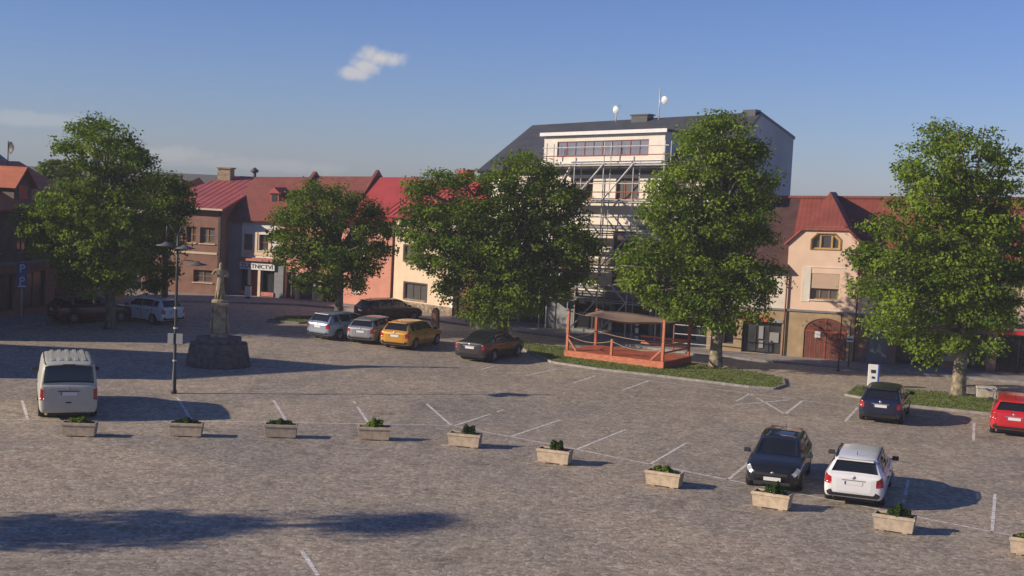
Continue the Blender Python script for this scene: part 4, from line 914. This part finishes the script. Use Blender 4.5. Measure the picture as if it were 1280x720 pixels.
PW = paintm('white_car_paint', (.70, .70, .69)); PV = paintm('cream_van_paint', (.44, .43, .36), rough=.45, coat=.3); PB = paintm('black_car_paint', (.012, .013, .015), .2)
PN = paintm('navy_car_paint', (.012, .016, .045), .3); PR = paintm('red_car_paint', (.50, .014, .02)); PS = paintm('silver_car_paint', (.36, .37, .38), .6, .35)
PL = paintm('pale_blue_car_paint', (.27, .32, .40), .3, .35); PG = paintm('gold_car_paint', (.62, .30, .035), .3); PD = paintm('graphite_car_paint', (.045, .04, .042), .5, .35)
PBr = paintm('brown_car_paint', (.075, .04, .033), .4, .35); PM = paintm('maroon_car_paint', (.07, .012, .014), .3)
def fwd(p, h, d): return (p[0]+math.sin(R(h))*d, p[1]+math.cos(R(h))*d)
car('van', 'cream white panel van parked at the left behind the first planters', 'van', fwd((-15.3, 47.0), -20, 2.5), -20, PV, dark_lower=False, scale=1.05, cat='van')
car('parked_car', 'white estate car seen from behind, beside the black hatchback at the right', 'wagon', fwd((10.3, 39.4), 19, 2.25), 19, PW, rails=True)
car('parked_car', 'black hatchback facing the camera behind a planter, left of the white estate car', 'hatch', fwd((8.2, 40.9), 17, 2.12), 197, PB, sunroof=True)
car('parked_car', 'dark navy hatchback parked by the right lawn below the charging post', 'hatch', fwd((15.0, 54.1), 21, 2.12), 21, PN)
car('parked_car', 'bright red estate car cut off by the right edge', 'wagon', fwd((19.75, 52.4), 21, 2.25), 21, PR)
car('parked_car', 'dark graphite saloon parked at the lawn left of the orange stage', 'sedan', fwd((-1.95, 66.4), 26, 2.35), 26, PD, bar=True)
car('parked_car', 'golden yellow car in the row before the cream house', 'hatch', fwd((-5.95, 69.7), 22, 2.12), 22, PG)
car('parked_car', 'silver estate car between the pale blue and the golden yellow cars', 'wagon', fwd((-7.9, 71.2), 18, 2.1), 18, PS, scale=.93)
car('parked_car', 'pale blue hatchback at the left end of the row under the round lime tree', 'hatch', fwd((-10.3, 72.3), 36, 2.12), 36, PL)
car('parked_car', 'brown car parked further back behind the silver and golden yellow cars', 'wagon', (-7.5, 83.4), 48, PBr, scale=.95)
car('parked_car', 'dark maroon car in the shade under the leftmost lime tree', 'wagon', (-23.5, 75.8), 50, PM)
car('parked_car', 'silver white car in the shade behind the lamp post, nose to the left', 'hatch', (-20.6, 77.0), -55, PW)
SHEAR = 0

# ------------------------------------------------------------------ planters
def planter_proto():
    root = empty('planter', (0, 0, 0), 0)
    L, W, Hh = 1.12, .50, .47; t = .055
    m = MB()
    # tapered trough with hollow top
    b = .05
    o0 = [(-L/2+b, -W/2+b), (L/2-b, -W/2+b), (L/2-b, W/2-b), (-L/2+b, W/2-b)]; o1 = [(-L/2, -W/2), (L/2, -W/2), (L/2, W/2), (-L/2, W/2)]
    i1 = [(-L/2+t, -W/2+t), (L/2-t, -W/2+t), (L/2-t, W/2-t), (-L/2+t, W/2-t)]
    vs = [(x, y, .03) for x, y in o0]+[(x, y, Hh) for x, y in o1]+[(x, y, Hh) for x, y in i1]+[(x, y, Hh-.08) for x, y in i1]
    fs = [(3, 2, 1, 0)]
    for i in range(4):
        j = (i+1) % 4; fs += [(i, j, 4+j, 4+i), (4+i, 4+j, 8+j, 8+i), (8+i, 8+j, 12+j, 12+i)]
    m.add(vs, fs); m.box(-L/2-.015, L/2+.015, -W/2-.015, -W/2+.0, Hh-.09, Hh-.01); m.box(-.38, -.24, -W/2+.06, W/2-.06, 0, .03).box(.24, .38, -W/2+.06, W/2-.06, 0, .03)
    m.build('trough', M['planter'], root, bevel=.012)
    s = MB(); s.box(-L/2+t+.002, L/2-t-.002, -W/2+t+.002, W/2-t-.002, Hh-.12, Hh-.05); s.build('soil', M['soil'], root)
    return root
pp = planter_proto()
spots = [(-14.1, 44.5, 4), (-10.75, 45.3, 4), (-7.65, 45.85, 5), (-4.5, 46.2, 4), (-1.35, 45.75, -12), (1.65, 43.75, -20), (4.95, 41.15, -24), (7.85, 38.95, -26), (10.85, 36.9, -24), (13.95, 35.0, -26)]
lab = ['leftmost concrete planter, standing right behind the cream van', 'second concrete planter from the left with flat greenery, in the shadow of the van',
       'third concrete planter from the left, alone on the sunny cobbles', 'fourth concrete planter from the left with a ball shaped bush', 'concrete planter at the corner where the white lines meet',
       'sixth concrete planter from the left with a ball bush, right of the line corner', 'seventh concrete planter from the left, left of the black hatchback',
       'concrete planter in front of the black hatchback', 'concrete planter below the white estate car', 'concrete planter cut off by the right edge']
for i, (x, y, a) in enumerate(spots):
    o = pp if i == 0 else copy_tree(pp)
    o.location = (x, y, .008); o.rotation_euler = (0, 0, R(a)); tag(o, lab[i], 'planter', 'concrete planters along the parking line')
for i, (x, y, a) in enumerate(spots):
    root = [o for o in bpy.data.objects if o.name.startswith('planter') and o.parent is None and abs(o.location.x-x) < .01][0]
    rng = np.random.default_rng(100+i); P = []
    ball = i in (3, 4, 5, 7, 8); n = 900 if ball else 700
    c = (rng.uniform(-.02, .12) if ball else -.02, 0, .47)
    d = rng.normal(size=(n, 3)); d /= np.linalg.norm(d, axis=1)[:, None]; d[:, 2] = np.abs(d[:, 2]); rad = rng.uniform(.6, 1.0, n)[:, None]
    P = d*rad*(np.array([.27, .21, .27]) if ball else np.array([.36, .18, .15]))*(1+.25*np.sin(d[:, :1]*7+i))+np.array(c)
    leaf_mesh('bush', P, .065, M['leafC'] if i % 3 else M['leafA'], root, rng, None, d)

# ------------------------------------------------------------------ lamp post
LP = empty('lamp_post', (-13.25, 53.55, 0), R(-2), 'dark slender lamp post with disc lamps and a grey sign plate, right of the van', 'lamp post')
m = MB(); m.lathe([(.001, 0), (.12, 0), (.12, .12), (.09, .18), (.085, .9), (.065, .95), (.06, 3.0), (.055, 5.0), (.04, 6.3), (.001, 6.32)], (0, 0, 0), 14); m.build('post', M['blackmetal'], LP, smooth=True)
m = MB(); m.tube([(-.45, 0, 5.95), (-.45, 0, 6.62), (-.35, 0, 6.72), (0, 0, 6.3)], .022, 8); m.build('arm', M['blackmetal'], LP, smooth=True)
m = MB(); m.tube([(.0, 0, 6.25), (.14, 0, 6.68), (.2, 0, 6.66), (.22, 0, 6.0)], .022, 8); m.build('arm', M['blackmetal'], LP, smooth=True)
m = MB(); m.tube([(0, 0, 5.2), (.3, 0, 5.35), (.8, 0, 5.3)], .02, 8); m.build('arm', M['blackmetal'], LP, smooth=True)
for x, z in ((-.45, 5.9), (.28, 5.82), (.78, 5.2)):
    m = MB(); m.lathe([(.001, .13), (.08, .12), (.15, .06), (.40, .0), (.41, -.02), (.2, -.05), (.001, -.06)], (x, 0, z), 24); m.build('lamp_shade', M['lampgrey'], LP, smooth=True)
pieces('sign_plate', M['signgrey'], LP, [(-.28, -.05, -.08, -.06, 2.0, 2.42), (.06, .32, -.08, -.06, 2.0, 2.42)], bevel=.006)
for z in (1.3, 2.6, 3.4): m = MB(); m.lathe([(.064, z), (.085, z), (.085, z+.06), (.064, z+.06)], (0, 0, 0), 14); m.build('clamp', M['steel'], LP)

# ------------------------------------------------------------------ monument with statue
MO = empty('monument_base', (-13.25, 61.6, 0), R(12), 'round stepped stone base with carved pillar, in the shade behind the lamp post', 'monument')
for k in range(5):
    r0 = 1.55-.05*k-(.25 if k == 4 else 0); m = MB(); z0 = .26*k
    pts = [(r0*math.cos(2*math.pi*(i+.5)/8), r0*.9*math.sin(2*math.pi*(i+.5)/8)) for i in range(8)]
    m.prism(pts, z0 if k else 0, z0+.25); m.build('step', M['darkstone'], MO, bevel=.03)
    m = MB(); m.prism([(p[0]*.97, p[1]*.97) for p in pts], z0+.24, z0+.27); m.build('joint', M['darkplaster'], MO)
m = MB(); m.box(-.38, .38, -.38, .38, 1.3, 1.5).box(-.28, .28, -.28, .28, 1.5, 2.75).box(-.38, .38, -.38, .38, 2.75, 2.9)
m.box(-.31, -.281, -.16, .16, 1.65, 2.6)
m.build('pedestal', M['stone'], MO, bevel=.025)
for sx in (-1, 1):
    m = MB(); m.tube([(sx*.34, -.15, 1.5), (sx*.40, -.15, 1.75), (sx*.32, -.15, 2.2), (sx*.36, -.15, 2.7)], [.06, .08, .05, .06], 8); m.build('volute', M['stone'], MO, smooth=True)
def figure(name, parts, mt, parent, loc, rz, subdiv=2):
    """parts: list of (points, edges, radii) -> one skinned mesh"""
    pts, edges, rad = parts
    me = bpy.data.meshes.new(name); me.from_pydata(pts, edges, []); o = bpy.data.objects.new(name, me); C.objects.link(o)
    sk = o.modifiers.new('skin', 'SKIN'); me.skin_vertices[0].data[0].use_root = True
    for i, r in enumerate(rad): me.skin_vertices[0].data[i].radius = r if isinstance(r, tuple) else (r, r)
    sb = o.modifiers.new('sub', 'SUBSURF'); sb.levels = subdiv; sb.render_levels = subdiv
    me.materials.append(mt); o.location = loc; o.rotation_euler = (0, 0, rz)
    if parent: o.parent = parent
    return o
ST = empty('statue', (-13.25, 61.6, 2.9), R(15), 'weathered stone statue of a draped figure standing on the pillar', 'statue')
figure('figure', ([(0, 0, 1.0), (0, 0, .55), (0, .02, .12), (0, 0, 1.35), (0, 0, 1.52), (0, -.02, 1.62), (0, -.03, 1.78), (.24, 0, 1.4), (.32, -.08, 1.12), (.16, -.22, 1.18), (-.24, 0, 1.4), (-.38, -.05, 1.2), (-.3, -.22, 1.38)],
       [(0, 1), (1, 2), (0, 3), (3, 4), (4, 5), (5, 6), (3, 7), (7, 8), (8, 9), (3, 10), (10, 11), (11, 12)],
       [(.17, .14), (.20, .17), (.25, .2), (.19, .13), .07, .09, .085, .08, .06, .045, .08, .06, .045]), M['stone'], ST, (0, 0, .05), 0)
m = MB(); m.lathe([(.001, 0), (.36, 0), (.36, .1), (.30, .14), (.001, .14)], (0, 0, 0), 16); m.build('base', M['stone'], ST, bevel=.01)
m = MB()
for i in range(9):
    a = 2*math.pi*i/9; m.tube([(.21*math.cos(a), .17*math.sin(a), .15), (.15*math.cos(a+.3), .12*math.sin(a+.3), .7), (.13*math.cos(a+.5), .10*math.sin(a+.5), 1.15)], [.05, .04, .02], 6)
m.build('drapery', M['stone'], ST, smooth=True)

# ------------------------------------------------------------------ stage
SG = empty('wooden_stage', (2.85, 69.75, 0), math.atan2(-2.95, 4.8), 'orange timber platform with tall corner posts and rope rails on the lawn before the scaffold', 'stage')
SL, SD = 5.65, 3.3
m = MB(); m.box(0, SL, 0, .05, .06, .42); m.build('front_board', M['orangewood'], SG, bevel=.006)
pieces('side_board', M['redwood'], SG, [(SL-.05, SL, .06, SD, .06, .42), (0, .05, .06, SD, .06, .42), (0, SL, SD+.001, SD+.05, .06, .42)])
m = MB()
for i in range(int(SD/.16)): m.box(.02, SL-.02, .06+i*.16, .06+i*.16+.145, .38, .425)
m.build('floor', M['redwood'], SG)
for (x, y, h) in ((.1, .12, 2.45), (SL-.12, .12, 2.5), (SL-.12, SD-.1, 2.4), (.1, SD-.1, 2.4)):
    m = MB(); m.box(x-.065, x+.065, y-.065, y+.065, .425, h); m.build('post', M['orangewood'] if y < 1 else M['redwood'], SG, bevel=.008)
m = MB(); m.box(SL/2-.06-.15, SL/2+.06-.15, .06, .18, .425, 1.25); m.build('post', M['orangewood'], SG, bevel=.008)
m = MB(); m.beam((.17, .1, 1.0), (.65, .1, .44), .09, .09); m.build('brace', M['orangewood'], SG); m = MB(); m.beam((SL-.19, .1, 1.0), (SL-.75, .1, .44), .09, .09); m.build('brace', M['orangewood'], SG)
def sag(a, b, dz, n=12): return [(a[0]+(b[0]-a[0])*i/n, a[1]+(b[1]-a[1])*i/n, a[2]+(b[2]-a[2])*i/n-dz*4*(i/n)*(1-i/n)) for i in range(n+1)]
for a, b, s_ in (((.1, .1, 1.2), (SL/2-.15, .1, 1.15), .22), ((SL/2-.15, .1, 1.15), (SL-.12, .1, 1.05), .25), ((.1, .12, 1.2), (.1, SD-.1, 1.2), .2), ((SL-.12, SD-.1, 1.2), (.1, SD-.1, 1.2), .25)):
    m = MB(); m.tube(sag(a, b, s_), .022, 6); m.build('rope', M['rope'], SG, smooth=True)
for z in (.85, 1.2):
    m = MB(); m.beam((2.8, SD-.1, z), (SL-.1, SD-.1, z), .05, .09); m.beam((SL-.12, .2, z), (SL-.12, SD-.1, z), .05, .09); m.build('rail', M['orangewood'], SG)
CN = empty('canopy_sheet', (2.85, 69.75, 0), math.atan2(-2.95, 4.8), 'brown sagging tarpaulin stretched between the posts of the orange stage', 'canopy')
m = MB(); nx, ny = 16, 10; A_, B_, C_, D_ = (.9, .3, 2.28), (SL-.15, .15, 2.36), (SL-.15, SD-.1, 2.3), (.3, SD-.1, 2.34)
for i in range(nx+1):
    for j in range(ny+1):
        u, v = i/nx, j/ny; p = [(A_[k]*(1-u)+B_[k]*u)*(1-v)+(D_[k]*(1-u)+C_[k]*u)*v for k in range(3)]
        e = 4*u*(1-u)*4*v*(1-v); m.v.append((p[0], p[1]+.25*math.sin(math.pi*u)*(1-v), p[2]-.30*e-.10*math.sin(math.pi*u)*(1-v)+.03*math.sin(u*9+v*5)))
for i in range(nx):
    for j in range(ny): a = i*(ny+1)+j; m.f.append((a, a+ny+1, a+ny+2, a+1))
o = m.build('sheet', M['tarp'], CN, smooth=True); sm = o.modifiers.new('thick', 'SOLIDIFY'); sm.thickness = .01
for a, b in (((.1, .12, 2.42), A_), ((.1, SD-.1, 2.35), D_)):
    m = MB(); m.tube([a, b], .012, 5); m.build('cord', M['rope'], CN)

# ------------------------------------------------------------------ small street furniture
CH = empty('charging_post', (17.45, 64.6, 0), R(-14), 'white charging post with dark screen and blue side on the right lawn', 'charging post')
m = MB(); m.box(-.23, .23, -.12, .12, .0, 1.08); m.build('cabinet', M['white'], CH, bevel=.02)
m = MB(); m.box(.232, .30, -.125, .125, .0, 1.08); m.build('side_panel', M['signblue'], CH, bevel=.01)
m = MB(); m.box(-.1, .12, -.135, -.121, .68, .84); m.build('screen', M['plastic'], CH)
m = MB(); m.box(-.05, .08, -.15, -.121, .42, .52); m.build('socket', M['plastic'], CH, bevel=.01)
BX = empty('concrete_box', (22.1, 62.3, 0), R(-14), 'pale concrete box standing on the lawn behind the red car', 'box')
m = MB(); m.box(-.42, .42, -.3, .3, 0, .52).box(-.46, .46, -.34, .34, .52, .60); m.build('body', M['concrete'], BX, bevel=.02)
m = MB(); m.box(-.3, .3, -.318, -.301, .12, .42); m.build('panel', M['planter'], BX)
BP = empty('stone_pillar', (22.3, 66.4, 0), R(-14), 'grey square stone pillar right of the rightmost lime trunk', 'pillar')
m = MB(); m.box(-.2, .2, -.2, .2, 0, 1.28); m.build('shaft', M['concrete'], BP, bevel=.015)
m = MB(); m.box(-.25, .25, -.25, .25, 1.28, 1.36); m.build('cap', M['concrete'], BP, bevel=.015)
SB = empty('memorial_stone', (-4.45, 80.2, 0), R(-20), 'dark upright stone with rounded top between the golden yellow car and the cream house', 'memorial stone')
m = MB(); pr = [(-.24, 0), (.24, 0), (.22, .9)]+[(.22*math.cos(math.pi*i/10), .9+.36*math.sin(math.pi*i/10)) for i in range(1, 10)]+[(-.22, .9)]; m.xz(pr, -.14, .14); m.build('stone', M['darkplaster'], SB, bevel=.03)
m = MB(); pr2 = [(x*.66, .2+z*.78) for x, z in pr]; m.xz(pr2, -.155, -.139); m.build('plaque', M['wood'], SB)
PP = empty('parking_sign', (-26.95, 74.5, 0), R(60-40), 'blue double parking sign on a pole in front of the dark left house', 'sign')
m = MB(); m.tube([(0, 0, 0), (0, 0, 3.3)], .035, 8); m.build('pole', M['steel'], PP, smooth=True)
m = MB(); m.box(-.27, .27, -.06, -.035, 2.55, 3.22).box(-.27, .27, -.06, -.035, 1.82, 2.50); pb = m.build('board', M['signblue'], PP, bevel=.006)
text_mesh('letter', 'P', .62, M['signwhite'], pb, (0, -.068, 2.90), bold=.012); text_mesh('letter', 'P', .62, M['signwhite'], pb, (0, -.068, 2.20), bold=.012)
m = MB(); m.box(-.2, .2, -.066, -.061, 1.88, 1.98); m.build('stripe', M['signwhite'], pb)
PQ = empty('parking_sign', (17.75, 70.6, 0), R(-14), 'small white and dark sign on a thin pole in front of the ochre wall', 'sign')
m = MB(); m.tube([(0, 0, .1), (0, 0, 2.5)], .03, 8); m.build('pole', M['wood'], PQ, smooth=True)
m = MB(); m.box(-.17, .17, -.05, -.03, 1.45, 1.75); b_ = m.build('board', M['signwhite'], PQ); m = MB(); m.box(-.15, .15, -.056, -.051, 1.53, 1.63); m.build('band', M['blackmetal'], b_)
PO = empty('pole', (17.0, 69.6, 0), 0, 'thin brown pole standing right of the arched gate', 'pole')
m = MB(); m.tube([(0, 0, .0), (0, 0, 3.0)], [.04, .03], 8); m.build('shaft', M['wood'], PO, smooth=True); m = MB(); m.lathe([(.001, 0), (.09, 0), (.06, .1), (.001, .1)], (0, 0, 0), 10); m.build('foot', M['blackmetal'], PO)
BC = empty('litter_bin', (-17.9, 92.0, .1), 0, 'small pale box bin on the pavement left of the goldsmith shop', 'bin')
m = MB(); m.box(-.2, .2, -.2, .2, .12, .85); m.build('body', M['white'], BC, bevel=.03); m = MB(); m.box(-.22, .22, -.22, .22, .85, .92); m.build('lid', M['plastic'], BC, bevel=.02); m = MB(); m.box(-.14, .14, -.14, .14, 0, .12); m.build('foot', M['plastic'], BC)
BW = empty('marker_post', (7.3, 78.0, .1), 0, 'white post with dark bands behind the orange stage', 'post')
m = MB(); m.tube([(0, 0, 0), (0, 0, 1.2)], .1, 10); m.build('shaft', M['white'], BW, smooth=True)
for z in (.3, .75): m = MB(); m.tube([(0, 0, z), (0, 0, z+.14)], .104, 10); m.build('band', M['plastic'], BW, smooth=True)
FN = empty('site_fence', (11.5, 73.8, 0), math.atan2(-.29, .96)-.05, 'grey metal site barrier right of the stage in front of the shopfronts', 'fence')
for z in (.5, 1.0, 1.5, 2.0): m = MB(); m.tube([(-2.6, 0, z), (-.2, 0, z)], .03, 6); m.build('rail', M['steel'], FN)
for x in (-2.6, -.2): m = MB(); m.tube([(x, 0, 0), (x, 0, 2.2)], .04, 8); m.build('post', M['redsteel'], FN)

# ------------------------------------------------------------------ air
hz = MB(); hz.box(-75, 75, -12, 140, -1, 19); hz = hz.build('haze', bpy.data.materials.new('haze')); tag(hz, 'thin evening haze hanging over the whole square', 'haze', kind='stuff')
hm = hz.data.materials[0]; hm.use_nodes = True; hn = hm.node_tree.nodes; hn.remove(hn['Principled BSDF'])
pv = hn.new('ShaderNodeVolumePrincipled'); pv.inputs['Color'].default_value = (.9, .93, 1, 1); pv.inputs['Density'].default_value = .0005; pv.inputs['Anisotropy'].default_value = 0
hm.node_tree.links.new(pv.outputs[0], hn['Material Output'].inputs['Volume'])
# ------------------------------------------------------------------ sky, sun, camera
sv = Vector((-.965, -.26, 0)).normalized(); EL = 22.5
sunv = Vector((sv.x*math.cos(R(EL)), sv.y*math.cos(R(EL)), math.sin(R(EL))))
W = bpy.data.worlds.new('World'); SC.world = W; W.use_nodes = True; nt = W.node_tree; N = nt.nodes; K = nt.links
bg = N['Background']; sky = N.new('ShaderNodeTexSky'); sky.sky_type = 'NISHITA'; sky.sun_disc = False
sky.sun_elevation = R(EL); sky.sun_rotation = math.atan2(sunv.x, sunv.y); sky.air_density = 1.0; sky.dust_density = .1; sky.ozone_density = 3.0; sky.altitude = 300
f = 1700; roll = R(2.7); pitch = math.atan((360-218.5)*math.cos(roll)/f)
fw = Vector((0, math.cos(pitch), -math.sin(pitch))); u0 = Vector((0, math.sin(pitch), math.cos(pitch))); r0 = Vector((1, 0, 0))
rt = r0*math.cos(roll)+u0*math.sin(roll); upv = -r0*math.sin(roll)+u0*math.cos(roll)
def dirp(u, v): return (fw*f+rt*(u-640)+upv*(360-v)).normalized()
tc = N.new('ShaderNodeTexCoord')
nz = N.new('ShaderNodeTexNoise'); nz.inputs['Scale'].default_value = 55; nz.inputs['Detail'].default_value = 8; nz.inputs['Roughness'].default_value = .6; K.new(tc.outputs['Generated'], nz.inputs['Vector'])
acc = None
for (u, v, wa, wb, amt) in ((474, 73, 34, 15, .85), (441, 91, 26, 12, .7), (457, 82, 26, 13, .75), (45, 149, 75, 10, .22), (200, 192, 90, 12, .22), (300, 205, 160, 10, .14)):
    c = dirp(u, v); h = Vector((c.y, -c.x, 0)).normalized(); hv = h.cross(c).normalized()
    def dot(vec, w):
        s = N.new('ShaderNodeVectorMath'); s.operation = 'SUBTRACT'; K.new(tc.outputs['Generated'], s.inputs[0]); s.inputs[1].default_value = c
        d = N.new('ShaderNodeVectorMath'); d.operation = 'DOT_PRODUCT'; K.new(s.outputs[0], d.inputs[0]); d.inputs[1].default_value = vec*(f/w)
        q = N.new('ShaderNodeMath'); q.operation = 'MULTIPLY'; K.new(d.outputs['Value'], q.inputs[0]); K.new(d.outputs['Value'], q.inputs[1]); return q.outputs[0]
    a = N.new('ShaderNodeMath'); a.operation = 'ADD'; K.new(dot(h, wa), a.inputs[0]); K.new(dot(hv, wb), a.inputs[1])
    sq = N.new('ShaderNodeMath'); sq.operation = 'SQRT'; K.new(a.outputs[0], sq.inputs[0])
    nm = N.new('ShaderNodeMath'); nm.operation = 'MULTIPLY_ADD'; K.new(nz.outputs['Fac'], nm.inputs[0]); nm.inputs[1].default_value = 1.7; nm.inputs[2].default_value = -.85
    ad = N.new('ShaderNodeMath'); ad.operation = 'ADD'; K.new(sq.outputs[0], ad.inputs[0]); K.new(nm.outputs[0], ad.inputs[1])
    mr = N.new('ShaderNodeMapRange'); mr.interpolation_type = 'SMOOTHSTEP'; K.new(ad.outputs[0], mr.inputs[0]); mr.inputs[1].default_value = 1.15; mr.inputs[2].default_value = .35; mr.inputs[3].default_value = 0; mr.inputs[4].default_value = amt
    if acc is None: acc = mr.outputs[0]
    else:
        mxn = N.new('ShaderNodeMath'); mxn.operation = 'MAXIMUM'; K.new(acc, mxn.inputs[0]); K.new(mr.outputs[0], mxn.inputs[1]); acc = mxn.outputs[0]
tint = N.new('ShaderNodeMix'); tint.data_type = 'RGBA'; tint.blend_type = 'MULTIPLY'; tint.inputs[0].default_value = 1; sxyz = N.new('ShaderNodeSeparateXYZ'); K.new(tc.outputs['Generated'], sxyz.inputs[0])
grd = N.new('ShaderNodeValToRGB'); grd.color_ramp.elements[0].position = 0; grd.color_ramp.elements[0].color = (.44, .52, .86, 1); grd.color_ramp.elements[1].position = .22; grd.color_ramp.elements[1].color = (.48, .52, .81, 1)
K.new(sxyz.outputs[2], grd.inputs['Fac']); K.new(grd.outputs[0], tint.inputs[7])
K.new(sky.outputs[0], tint.inputs[6])
cm = N.new('ShaderNodeMix'); cm.data_type = 'RGBA'; K.new(acc, cm.inputs[0]); K.new(tint.outputs[2], cm.inputs[6]); cm.inputs[7].default_value = (5.2, 4.9, 4.7, 1)
K.new(cm.outputs[2], bg.inputs['Color']); bg.inputs['Strength'].default_value = .105
sl = bpy.data.lights.new('sun', 'SUN'); sl.energy = 4.8; sl.angle = R(.6); sl.color = (1, .85, .68)
so = bpy.data.objects.new('sun', sl); C.objects.link(so); so.rotation_euler = (-sunv).to_track_quat('-Z', 'Y').to_euler(); so.location = (-60, 0, 50)
cam = bpy.data.cameras.new('camera'); co = bpy.data.objects.new('camera', cam); C.objects.link(co); SC.camera = co
cam.sensor_width = 36; cam.lens = f/1280*36; cam.clip_end = 2000
mt = Matrix((rt, upv, -fw)).transposed().to_4x4(); mt.translation = Vector((0, 0, 9.3)); co.matrix_world = mt
vs = SC.view_settings; vs.view_transform = 'Standard'; vs.look = 'None'; vs.gamma = 1; vs.use_curve_mapping = False; vs.exposure = .26
SC.render.engine = 'CYCLES'
SC.cycles.max_bounces = 5; SC.cycles.diffuse_bounces = 3; SC.cycles.transmission_bounces = 3; SC.cycles.transparent_max_bounces = 4
